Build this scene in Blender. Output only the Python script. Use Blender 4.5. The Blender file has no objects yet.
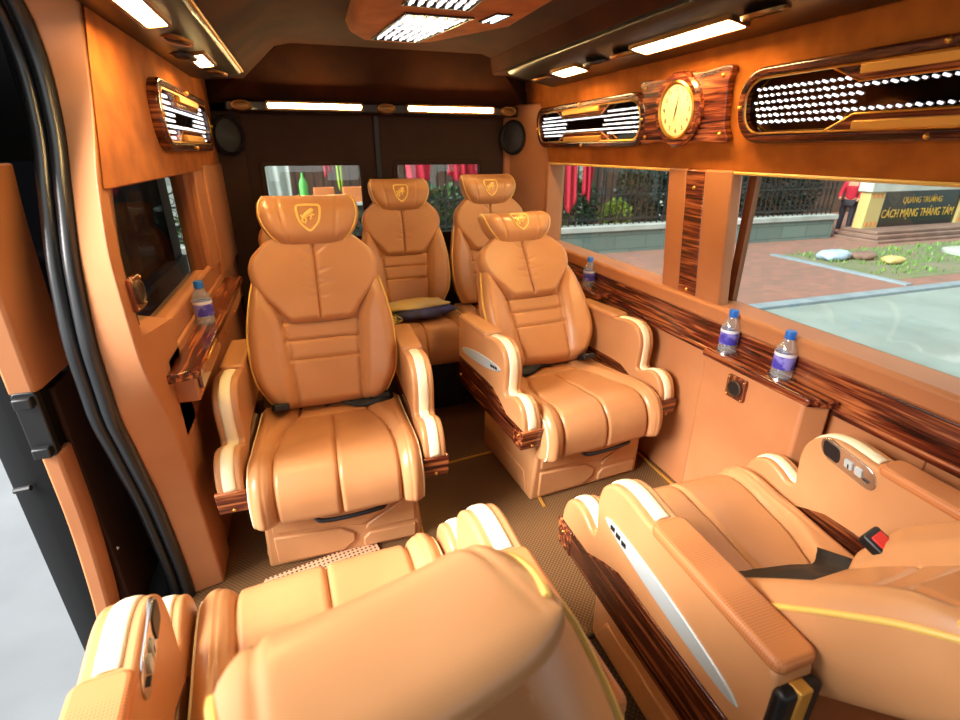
import bpy, bmesh, math, random
from mathutils import Vector, Matrix
random.seed(7)
S = bpy.context.scene
C = S.collection
PI = math.pi
R = math.radians

# ------------------------------------------------------------------ materials
def lin(c):
    return tuple(((v / 255) / 12.92 if v <= 10 else (((v / 255) + .055) / 1.055) ** 2.4) for v in c)

def new_mat(name):
    m = bpy.data.materials.new(name); m.use_nodes = True
    nt = m.node_tree; b = nt.nodes['Principled BSDF']
    return m, nt, b

def plain(name, col, rough=.5, metal=0, spec=.5, coat=0, emit=None, es=0, trans=0, sheen=0):
    m, nt, b = new_mat(name)
    b.inputs['Base Color'].default_value = (*lin(col), 1)
    b.inputs['Roughness'].default_value = rough
    b.inputs['Metallic'].default_value = metal
    b.inputs['Specular IOR Level'].default_value = spec
    b.inputs['Coat Weight'].default_value = coat
    b.inputs['Sheen Weight'].default_value = sheen
    b.inputs['Transmission Weight'].default_value = trans
    if emit:
        b.inputs['Emission Color'].default_value = (*lin(emit), 1)
        b.inputs['Emission Strength'].default_value = es
    return m

def N(nt, t, **kw):
    n = nt.nodes.new(t)
    for k, v in kw.items():
        if k in n.inputs: n.inputs[k].default_value = v
        else: setattr(n, k, v)
    return n

def noisy(name, c1, c2, scale=8, rough=.5, bump=.1, bscale=200, stretch=(1, 1, 1), spec=.5, sheen=0, detail=4, coat=0, lo=.35, hi=.65):
    m, nt, b = new_mat(name); L = nt.links.new
    tc = N(nt, 'ShaderNodeTexCoord'); mp = N(nt, 'ShaderNodeMapping'); mp.inputs['Scale'].default_value = stretch
    L(tc.outputs['Object'], mp.inputs['Vector'])
    nz = N(nt, 'ShaderNodeTexNoise', Scale=scale, Detail=detail); L(mp.outputs[0], nz.inputs['Vector'])
    cr = N(nt, 'ShaderNodeValToRGB'); cr.color_ramp.elements[0].position = lo; cr.color_ramp.elements[1].position = hi
    cr.color_ramp.elements[0].color = (*lin(c1), 1); cr.color_ramp.elements[1].color = (*lin(c2), 1)
    L(nz.outputs['Fac'], cr.inputs[0]); L(cr.outputs[0], b.inputs['Base Color'])
    n2 = N(nt, 'ShaderNodeTexNoise', Scale=bscale, Detail=2); L(mp.outputs[0], n2.inputs['Vector'])
    bp = N(nt, 'ShaderNodeBump', Strength=bump, Distance=.002); L(n2.outputs['Fac'], bp.inputs['Height']); L(bp.outputs[0], b.inputs['Normal'])
    b.inputs['Roughness'].default_value = rough; b.inputs['Specular IOR Level'].default_value = spec
    b.inputs['Sheen Weight'].default_value = sheen; b.inputs['Coat Weight'].default_value = coat
    return m

def perforated(name, base, hole, scale=160, rough=.5):
    m, nt, b = new_mat(name); L = nt.links.new
    tc = N(nt, 'ShaderNodeTexCoord')
    v = N(nt, 'ShaderNodeTexVoronoi', Scale=scale); v.inputs['Randomness'].default_value = 0
    L(tc.outputs['Object'], v.inputs['Vector'])
    cr = N(nt, 'ShaderNodeValToRGB'); cr.color_ramp.elements[0].position = .33; cr.color_ramp.elements[1].position = .42
    cr.color_ramp.elements[0].color = (*lin(hole), 1); cr.color_ramp.elements[1].color = (*lin(base), 1)
    L(v.outputs['Distance'], cr.inputs[0]); L(cr.outputs[0], b.inputs['Base Color'])
    b.inputs['Roughness'].default_value = rough
    return m

def walnut_mat(name, axis, veneer=False, dk=1):
    m, nt, b = new_mat(name); L = nt.links.new
    tc = N(nt, 'ShaderNodeTexCoord'); mp = N(nt, 'ShaderNodeMapping')
    sc = [44, 44, 44]; sc['xyz'.index(axis)] = 2.2
    if veneer: sc[0] = 3
    mp.inputs['Scale'].default_value = sc
    L(tc.outputs['Object'], mp.inputs['Vector'])
    nz = N(nt, 'ShaderNodeTexNoise', Scale=1.6, Detail=6, Distortion=.6); L(mp.outputs[0], nz.inputs['Vector'])
    cr = N(nt, 'ShaderNodeValToRGB'); e = cr.color_ramp.elements
    e[0].position = .34; e[0].color = (*(q * dk for q in lin((38, 14, 8))), 1); e[1].position = .66; e[1].color = (*(q * dk for q in lin((180, 104, 58))), 1)
    k = e.new(.5); k.color = (*(q * dk for q in lin((100, 40, 22))), 1)
    L(nz.outputs['Fac'], cr.inputs[0]); L(cr.outputs[0], b.inputs['Base Color'])
    b.inputs['Roughness'].default_value = .22; b.inputs['Coat Weight'].default_value = .35; b.inputs['Coat Roughness'].default_value = .12
    return m

def weave_mat(name, c1, c2, c3, scale):
    m, nt, b = new_mat(name); L = nt.links.new
    tc = N(nt, 'ShaderNodeTexCoord'); mp = N(nt, 'ShaderNodeMapping'); mp.inputs['Rotation'].default_value = (0, 0, R(45))
    L(tc.outputs['Object'], mp.inputs['Vector'])
    v = N(nt, 'ShaderNodeTexVoronoi', Scale=scale); v.inputs['Randomness'].default_value = 0.0
    L(mp.outputs[0], v.inputs['Vector'])
    cr = N(nt, 'ShaderNodeValToRGB'); e = cr.color_ramp.elements
    e[0].position = .18; e[0].color = (*lin(c2), 1); e[1].position = .52; e[1].color = (*lin(c1), 1)
    L(v.outputs['Distance'], cr.inputs[0])
    nz = N(nt, 'ShaderNodeTexNoise', Scale=5, Detail=3); L(tc.outputs['Object'], nz.inputs['Vector'])
    mx = N(nt, 'ShaderNodeMix', data_type='RGBA'); mx.blend_type = 'MIX'
    cr2 = N(nt, 'ShaderNodeValToRGB'); cr2.color_ramp.elements[0].position = .4; cr2.color_ramp.elements[1].position = .8
    cr2.color_ramp.elements[1].color = (.5, .5, .5, 1)
    L(nz.outputs['Fac'], cr2.inputs[0]); L(cr2.outputs[0], mx.inputs['Factor'])
    L(cr.outputs[0], mx.inputs['A']); mx.inputs['B'].default_value = (*lin(c3), 1)
    L(mx.outputs['Result'], b.inputs['Base Color'])
    bp = N(nt, 'ShaderNodeBump', Strength=.5, Distance=.003); bp.invert = True
    L(v.outputs['Distance'], bp.inputs['Height']); L(bp.outputs[0], b.inputs['Normal'])
    b.inputs['Roughness'].default_value = .6
    return m

def brick_mat(name, c1, c2, mortar, scale, bw=.5, rh=.25, ms=.02, rough=.8, off=.5):
    m, nt, b = new_mat(name); L = nt.links.new
    tc = N(nt, 'ShaderNodeTexCoord')
    mp = N(nt, 'ShaderNodeMapping'); L(tc.outputs['Object'], mp.inputs['Vector'])
    br = N(nt, 'ShaderNodeTexBrick'); br.offset = off
    br.inputs['Scale'].default_value = scale; br.inputs['Brick Width'].default_value = bw; br.inputs['Row Height'].default_value = rh
    br.inputs['Mortar Size'].default_value = ms
    br.inputs['Color1'].default_value = (*lin(c1), 1); br.inputs['Color2'].default_value = (*lin(c2), 1); br.inputs['Mortar'].default_value = (*lin(mortar), 1)
    L(mp.outputs[0], br.inputs['Vector']); L(br.outputs['Color'], b.inputs['Base Color'])
    b.inputs['Roughness'].default_value = rough
    return m, mp

def glass_mat(name, tint, gloss=.06):
    m, nt, b = new_mat(name); L = nt.links.new
    nt.nodes.remove(b)
    out = nt.nodes['Material Output']
    t = N(nt, 'ShaderNodeBsdfTransparent'); t.inputs[0].default_value = (*tint, 1)
    g = N(nt, 'ShaderNodeBsdfGlossy'); g.inputs['Roughness'].default_value = .02
    mx = N(nt, 'ShaderNodeMixShader'); mx.inputs[0].default_value = gloss
    L(t.outputs[0], mx.inputs[1]); L(g.outputs[0], mx.inputs[2]); L(mx.outputs[0], out.inputs[0])
    return m

M = {}
LE = (212, 140, 88)
M['leather'] = noisy('leather', (188, 131, 84), (202, 146, 98), 3, .30, .12, 420, spec=.45)
M['leather_wall'] = noisy('leather_wall', (172, 110, 68), (184, 122, 78), 3, .5, .12, 380, spec=.35)
M['leather_shell'] = noisy('leather_shell', (128, 72, 38), (142, 82, 44), 3, .5, .1, 380, spec=.35)
M['leather_perf'] = perforated('leather_perforated', (196, 124, 72), (170, 102, 56), 190)
M['cream'] = plain('cream_leather', (246, 230, 192), .35)
M['piping'] = plain('gold_piping', (232, 190, 96), .4)
M['emblem'] = plain('emblem_thread', (250, 214, 120), .5)
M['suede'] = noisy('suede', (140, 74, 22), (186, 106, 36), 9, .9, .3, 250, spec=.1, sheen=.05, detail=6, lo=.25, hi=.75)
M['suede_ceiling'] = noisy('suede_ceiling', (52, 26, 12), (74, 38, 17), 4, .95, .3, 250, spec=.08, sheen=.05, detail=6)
M['brown_panel'] = noisy('brown_panel', (50, 31, 22), (60, 38, 27), 5, .7, .15, 300, spec=.25)
for a in 'xyz': M['walnut_' + a] = walnut_mat('walnut_' + a, a)
M['walnut_dark'] = walnut_mat('walnut_dark', 'y', True, .55)
M['walnut_v'] = walnut_mat('walnut_veneer', 'y', True)
M['gold'] = plain('gold_metal', (226, 170, 80), .28, 1)
M['gold_bar'] = plain('gold_bar', (214, 158, 70), .45, .5)
M['chrome'] = plain('chrome', (205, 205, 205), .18, 1)
M['silver'] = plain('brushed_silver', (190, 200, 200), .4, .25)
M['black'] = plain('black_plastic', (18, 18, 19), .45)
M['rubber'] = plain('black_rubber', (22, 23, 25), .32, spec=.6)
M['black_paint'] = plain('black_paint', (8, 8, 9), .5, spec=.2)
M['webbing'] = noisy('black_webbing', (14, 14, 15), (26, 26, 28), 60, .6, .3, 300)
M['red_plastic'] = plain('red_plastic', (214, 40, 24), .4)
M['rail'] = plain('dark_gloss_rail', (30, 18, 11), .4, coat=.1)
M['vent'] = plain('bronze_vent', (150, 104, 52), .35, .7)
M['vent_dark'] = plain('vent_core', (70, 48, 26), .5, .3)
M['lamp'] = plain('lamp_lens', (255, 230, 170), .4, emit=(255, 210, 138), es=95)
M['led'] = plain('led_bead', (255, 255, 255), .4, emit=(240, 246, 255), es=1.35)
M['mirror'] = plain('dark_mirror', (92, 82, 74), .06, 1)
M['floor'] = weave_mat('woven_floor', (70, 48, 28), (140, 100, 58), (116, 80, 40), 95)
M['floor_dark'] = weave_mat('woven_dark', (26, 18, 12), (112, 80, 48), (66, 46, 28), 80)
M['glass'] = glass_mat('window_glass', (.86, .92, .9), .04)
M['glass_dark'] = glass_mat('tinted_glass', (.07, .07, .08), .02)
M['plastic_clear'] = glass_mat('clear_plastic', (.90, .95, .98), .14)
_nt = M['plastic_clear'].node_tree; _d = N(_nt, 'ShaderNodeBsdfDiffuse'); _d.inputs[0].default_value = (.75, .84, .9, 1)
_m = N(_nt, 'ShaderNodeMixShader'); _m.inputs[0].default_value = .16; _o = _nt.nodes['Material Output']; _p = _o.inputs[0].links[0].from_socket
_nt.links.new(_p, _m.inputs[1]); _nt.links.new(_d.outputs[0], _m.inputs[2]); _nt.links.new(_m.outputs[0], _o.inputs[0])
M['cap'] = plain('blue_cap', (28, 104, 196), .4)
M['label'] = noisy('bottle_label', (66, 60, 170), (140, 134, 214), 26, .4, 0, 100, lo=.45, hi=.55)
M['label_white'] = plain('label_white', (222, 226, 236), .4)
M['clock_face'] = plain('clock_face', (244, 226, 170), .4)
M['ink'] = plain('black_ink', (24, 20, 16), .5)
# outside
M['road'] = noisy('road_concrete', (100, 109, 104), (116, 125, 120), 1.2, .9, .2, 40, detail=8)
M['yard'] = noisy('yard_concrete', (96, 100, 103), (110, 114, 117), 1.2, .9, .1, 40, detail=8)
M['kerb'] = noisy('kerb_stone', (98, 108, 114), (112, 122, 128), 3, .8, .2, 40)
M['pavers'], _ = brick_mat('red_pavers', (126, 82, 68), (108, 76, 64), (98, 80, 72), 1, .24, .12, .008)
M['stone'], mp_ = brick_mat('stone_blocks', (98, 112, 104), (84, 98, 92), (66, 76, 72), 1, .8, .3, .01)
mp_.inputs['Rotation'].default_value = (R(90), 0, 0)
M['soil'] = noisy('bed_soil', (104, 96, 76), (78, 92, 54), 1.5, .95, .5, 20)
M['grass'] = plain('grass_blades', (82, 122, 40), .7)
M['iron'] = plain('black_iron', (14, 17, 16), .5)
M['leaf'] = plain('dark_leaf', (20, 36, 16), .6)
M['leaf2'] = plain('mid_leaf', (42, 70, 26), .6)
M['leaf3'] = plain('bright_leaf', (110, 132, 40), .6)
M['building'] = noisy('building_wall', (66, 46, 36), (82, 58, 44), 1, .9, .1, 10)
M['white_wall'] = noisy('white_wall', (146, 150, 144), (160, 164, 158), 2, .8, .1, 20)
M['concrete'] = noisy('concrete', (134, 136, 130), (156, 158, 152), 2, .8, .2, 30)
M['red_cloth'] = plain('red_cloth', (160, 12, 40), .8)
M['orange_paint'] = plain('orange_paint', (186, 104, 50), .6)
M['green_paint'] = plain('green_paint', (70, 150, 60), .6)
M['lime'] = plain('lime_cloth', (140, 160, 50), .8)
M['granite'] = plain('black_granite', (14, 20, 22), .2)
M['yellow_stone'] = plain('yellow_stone', (164, 142, 88), .6)
M['brown_stone'] = noisy('brown_stone', (92, 66, 56), (108, 82, 70), 2, .8, .2, 30)
M['gold_text'] = plain('gold_letters', (178, 136, 40), .5)
M['skin'] = plain('skin', (176, 122, 92), .6)
M['hair'] = plain('hair', (16, 13, 12), .5)
M['navy'] = plain('navy_cloth', (16, 18, 32), .8)
M['blue_cloth'] = noisy('blue_cloth', (26, 26, 40), (58, 66, 130), 9, .6, .4, 60)
M['cream_cloth'] = noisy('cream_cloth', (206, 176, 96), (190, 170, 130), 9, .7, .3, 60)
M['snake'] = noisy('snake_print', (30, 26, 14), (196, 176, 80), 48, .4, .2, 60, lo=.47, hi=.53)
M['plastic_bag'] = plain('plastic_bag', (140, 156, 172), .4)
M['sign_red'] = plain('sign_red', (150, 40, 34), .5)

# ------------------------------------------------------------------ mesh helpers
class MB:
    def __init__(s): s.bm = bmesh.new()
    def box(s, x0, x1, y0, y1, z0, z1, mat=None):
        v = [s.bm.verts.new((x, y, z)) for x in (x0, x1) for y in (y0, y1) for z in (z0, z1)]
        if mat is not None:
            for q in v: q.co = mat @ q.co
        for f in ((0, 1, 3, 2), (4, 6, 7, 5), (0, 4, 5, 1), (2, 3, 7, 6), (0, 2, 6, 4), (1, 5, 7, 3)):
            s.bm.faces.new([v[i] for i in f])
        return s
    def hexa(s, bot, top):
        a = [s.bm.verts.new(p) for p in bot]; b = [s.bm.verts.new(p) for p in top]; n = len(a)
        s.bm.faces.new(a[::-1]); s.bm.faces.new(b)
        for i in range(n): s.bm.faces.new((a[i], a[(i + 1) % n], b[(i + 1) % n], b[i]))
        return s
    def prism(s, poly, fn, a, b):
        return s.hexa([fn(p[0], p[1], a) for p in poly], [fn(p[0], p[1], b) for p in poly])
    def ring(s, outer, inner, fn, a, b):
        n = len(outer)
        q = [[s.bm.verts.new(fn(p[0], p[1], h)) for p in poly] for poly in (outer, inner) for h in (a, b)]
        oa, ob, ia, ib = q
        for i in range(n):
            j = (i + 1) % n
            for f in ((oa[i], oa[j], ob[j], ob[i]), (ia[j], ia[i], ib[i], ib[j]), (ob[i], ob[j], ib[j], ib[i]), (oa[j], oa[i], ia[i], ia[j])):
                s.bm.faces.new(f)
        return s
    def tube(s, pts, r, n=8, closed=False, caps=True):
        pts = [Vector(p) for p in pts]; m = len(pts); rings = []
        up = Vector((.13, .21, .97)).normalized(); prev = None
        for i, p in enumerate(pts):
            if closed: t = pts[(i + 1) % m] - pts[i - 1]
            else: t = pts[min(i + 1, m - 1)] - pts[max(i - 1, 0)]
            t = t.normalized() if t.length > 1e-9 else Vector((0, 0, 1))
            if prev is None:
                a = t.cross(up)
                if a.length < .1: a = t.cross(Vector((1, 0, 0)))
            else: a = prev - t * prev.dot(t)
            a.normalize(); prev = a; b = t.cross(a)
            rr = r(i / (m - 1)) if callable(r) else r
            rings.append([s.bm.verts.new(p + a * math.cos(2 * PI * k / n) * rr + b * math.sin(2 * PI * k / n) * rr) for k in range(n)])
        for i in range(m if closed else m - 1):
            A, B = rings[i], rings[(i + 1) % m]
            for k in range(n): s.bm.faces.new((A[k], A[(k + 1) % n], B[(k + 1) % n], B[k]))
        if caps and not closed:
            s.bm.faces.new(rings[0][::-1]); s.bm.faces.new(rings[-1])
        return s
    def lathe(s, prof, mat=None, n=24, sx=1, sy=1):
        rings = []
        for r_, z in prof:
            if r_ < 1e-6: rings.append([s.bm.verts.new((0, 0, z))])
            else: rings.append([s.bm.verts.new((math.cos(2 * PI * k / n) * r_ * sx, math.sin(2 * PI * k / n) * r_ * sy, z)) for k in range(n)])
        for A, B in zip(rings, rings[1:]):
            for k in range(n):
                j = (k + 1) % n
                if len(A) == 1 and len(B) == 1: continue
                if len(A) == 1: s.bm.faces.new((A[0], B[j], B[k]))
                elif len(B) == 1: s.bm.faces.new((A[k], A[j], B[0]))
                else: s.bm.faces.new((A[k], A[j], B[j], B[k]))
        if mat is not None:
            for A in rings:
                for v in A: v.co = mat @ v.co
        return s
    def grid(s, fn, nu, nv, flip=False):
        v = [[s.bm.verts.new(fn(i / nu, j / nv)) for i in range(nu + 1)] for j in range(nv + 1)]
        for j in range(nv):
            for i in range(nu):
                f = (v[j][i], v[j][i + 1], v[j + 1][i + 1], v[j + 1][i])
                s.bm.faces.new(f[::-1] if flip else f)
        return s
    def sphere(s, c, r, n=12, mat=None):
        mm = Matrix.Translation(c) @ Matrix.Diagonal((*((r, r, r) if not isinstance(r, tuple) else r), 1))
        if mat is not None: mm = mat @ mm
        bmesh.ops.create_uvsphere(s.bm, u_segments=n, v_segments=max(6, n // 2 + 2), radius=1, matrix=mm)
        return s
    def card(s, p, d, u, w, l):
        d = d.normalized(); sd = d.cross(u)
        sd = sd.normalized() if sd.length > 1e-6 else Vector((1, 0, 0))
        v = [s.bm.verts.new(q) for q in (p, p + d * l * .5 + sd * w, p + d * l, p + d * l * .5 - sd * w)]
        s.bm.faces.new(v); return s
    def build(s, name, mat, parent=None, bevel=0, smooth=True, angle=40, seg=2, weld=False, subsurf=0):
        if weld: bmesh.ops.remove_doubles(s.bm, verts=s.bm.verts, dist=1e-5)
        if s.bm.faces and not getattr(s, 'raw', False): bmesh.ops.recalc_face_normals(s.bm, faces=s.bm.faces)
        me = bpy.data.meshes.new(name); s.bm.to_mesh(me); s.bm.free()
        me.materials.append(M[mat] if isinstance(mat, str) else mat)
        if smooth:
            me.polygons.foreach_set('use_smooth', [True] * len(me.polygons))
            me.set_sharp_from_angle(angle=R(angle))
        o = bpy.data.objects.new(name, me); C.objects.link(o)
        if parent: o.parent = parent
        if bevel:
            b = o.modifiers.new('bevel', 'BEVEL'); b.width = bevel; b.segments = seg; b.limit_method = 'ANGLE'; b.angle_limit = R(35)
        if subsurf:
            b = o.modifiers.new('sub', 'SUBSURF'); b.levels = subsurf; b.render_levels = subsurf
        return o

def islands(s, name, mat, parent=None, **kw):
    """build every connected piece of a mesh builder as an object of its own"""
    bm = s.bm; bm.verts.ensure_lookup_table(); bm.verts.index_update()
    seen = set(); out = []
    for v in bm.verts:
        if v.index in seen: continue
        st = [v]; seen.add(v.index); comp = []
        while st:
            q = st.pop(); comp.append(q)
            for e in q.link_edges:
                w_ = e.other_vert(q)
                if w_.index not in seen: seen.add(w_.index); st.append(w_)
        nb = MB(); mp_ = {q.index: nb.bm.verts.new(q.co) for q in comp}; fs = set()
        for q in comp:
            for f in q.link_faces:
                if f.index not in fs or True:
                    key = tuple(sorted(x.index for x in f.verts))
                    if key in fs: continue
                    fs.add(key); nb.bm.faces.new([mp_[x.index] for x in f.verts])
        out.append(nb.build(name, mat, parent, **kw))
    bm.free(); return out

def tag(o, label, cat, group=None, kind=None):
    o['label'] = label; o['category'] = cat
    if group: o['group'] = group
    if kind: o['kind'] = kind
    return o
def thing(name, label, cat, loc=(0, 0, 0), rz=0, group=None):
    o = bpy.data.objects.new(name, None); C.objects.link(o); o.empty_display_size = .05
    o.location = loc; o.rotation_euler = (0, 0, rz)
    return tag(o, label, cat, group)
def struct(o):
    o['kind'] = 'structure'; return o
def dup(root, loc, label=None, rz=None):
    r = root.copy(); C.objects.link(r); r.location = loc
    if rz is not None: r.rotation_euler = (0, 0, rz)
    if label: r['label'] = label
    for ch in list(root.children):
        c = ch.copy(); C.objects.link(c); c.parent = r
        for g in ch.children:
            d = g.copy(); C.objects.link(d); d.parent = c
    return r

def curve(pts):
    xs = [p[0] for p in pts]; ys = [p[1] for p in pts]; n = len(xs)
    d = [(ys[i + 1] - ys[i]) / (xs[i + 1] - xs[i]) for i in range(n - 1)]
    m = [d[0]] + [0 if d[i - 1] * d[i] <= 0 else 2 * d[i - 1] * d[i] / (d[i - 1] + d[i]) for i in range(1, n - 1)] + [d[-1]]
    def f(x):
        if x <= xs[0]: return ys[0]
        if x >= xs[-1]: return ys[-1]
        i = max(k for k in range(n - 1) if xs[k] <= x)
        h = xs[i + 1] - xs[i]; t = (x - xs[i]) / h
        return ((2 * t ** 3 - 3 * t * t + 1) * ys[i] + (t ** 3 - 2 * t * t + t) * h * m[i] + (-2 * t ** 3 + 3 * t * t) * ys[i + 1] + (t ** 3 - t * t) * h * m[i + 1])
    return f
def sstep(x, a, b):
    t = min(1, max(0, (x - a) / (b - a))); return t * t * (3 - 2 * t)
def gr(d, w): return math.exp(-(d / w) ** 2)
def spline(pts, k=6, closed=False):
    P = [Vector(p) for p in pts]; n = len(P); out = []
    for i in range(n if closed else n - 1):
        g = (lambda q: P[q % n]) if closed else (lambda q: P[min(max(q, 0), n - 1)])
        a, b, c, d = g(i - 1), g(i), g(i + 1), g(i + 2)
        for j in range(k):
            t = j / k
            out.append(.5 * ((2 * b) + (c - a) * t + (2 * a - 5 * b + 4 * c - d) * t * t + (3 * b - a - 3 * c + d) * t ** 3))
    if not closed: out.append(P[-1])
    return out
def rrect(w, h, r, n=5):
    o = []
    for cx, cy, a in ((w / 2 - r, h / 2 - r, 0), (-w / 2 + r, h / 2 - r, 90), (-w / 2 + r, -h / 2 + r, 180), (w / 2 - r, -h / 2 + r, 270)):
        for k in range(n + 1):
            q = R(a + 90 * k / n); o.append((cx + r * math.cos(q), cy + r * math.sin(q)))
    return o

def pad(P, s0, s1, W, T, rad, B, bump=None, nu=80, nv=80, base=None):
    """a stuffed cushion: outline half-width W(s), thickness T, rounded rim; returns mesh builder and surface function"""
    def surf(u, s, back=False):
        w = W(s); x = u * w
        eu = min(1, (1 - abs(u)) * w / rad); es = min(1, min(s - s0, s1 - s) / rad)
        e = math.sqrt(max(0, 1 - (1 - eu) ** 2)) * math.sqrt(max(0, 1 - (1 - max(0, es)) ** 2))
        h = (base(x, s) if base else 0)
        h += -B * e if back else T * e + (bump(x, s) * e if bump else 0)
        return P(x, s, h)
    mb = MB()
    ss = [s0 + (s1 - s0) * (.5 - .5 * math.cos(PI * j / nv)) * .5 + (s1 - s0) * (j / nv) * .5 for j in range(nv + 1)]
    us = [.5 * math.sin(PI / 2 * (2 * i / nu - 1)) + .5 * (2 * i / nu - 1) for i in range(nu + 1)]
    mb.grid(lambda a, b: surf(us[round(a * nu)], ss[round(b * nv)]), nu, nv)
    bu, bv = nu, nv
    mb.grid(lambda a, b: surf(us[round(a * nu)], ss[round(b * nv)], True), bu, bv, True)
    return mb, surf

def text_mesh(mb, txt, size, mat, depth=.002, fit=None):
    cu = bpy.data.curves.new('t', 'FONT'); cu.body = txt; cu.size = size; cu.extrude = depth; cu.align_x = 'CENTER'; cu.align_y = 'CENTER'
    o = bpy.data.objects.new('t', cu); C.objects.link(o)
    dg = bpy.context.evaluated_depsgraph_get(); dg.update()
    me = bpy.data.meshes.new_from_object(o.evaluated_get(dg))
    xs = [v.co.x for v in me.vertices]
    if fit and xs:
        k = fit / (max(xs) - min(xs)); mat = mat @ Matrix.Diagonal((k, 1, 1, 1))
    me.transform(mat); mb.bm.from_mesh(me)
    bpy.data.objects.remove(o); bpy.data.curves.remove(cu); bpy.data.meshes.remove(me)

# ------------------------------------------------------------------ seat
def shield(mb, Q, k, r=.0022):
    """gold shield outline with a leaping animal, drawn in the local plane of the headrest; Q(x,z) -> point"""
    half = [(0, .030), (.016, .029), (.026, .026), (.027, .010), (.022, -.012), (.012, -.026), (0, -.034)]
    pts = half + [(-a, b) for a, b in half[-2:0:-1]]
    pts = spline([(a * k, b * k, 0) for a, b in pts], 4, True)
    mb.tube([Q(p.x, p.y) for p in pts], r, 6, True)
    horse = [(-.014, -.004), (-.006, .003), (.002, .008), (.008, .014), (.012, .012)]
    mb.tube([Q(a * k, b * k) for a, b in horse], lambda t: r * (1.4 + math.sin(t * PI) * 1.2), 6)
    for leg in ([(-.012, -.003), (-.016, -.010), (-.012, -.015)], [(-.008, .0), (-.006, -.010), (-.010, -.017)], [(.004, .008), (.010, .002), (.013, .005)], [(.003, .007), (.006, -.004), (.002, -.008)], [(-.014, -.003), (-.018, .004)]):
        mb.tube([Q(a * k, b * k) for a, b in leg], r * .9, 5)

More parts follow.
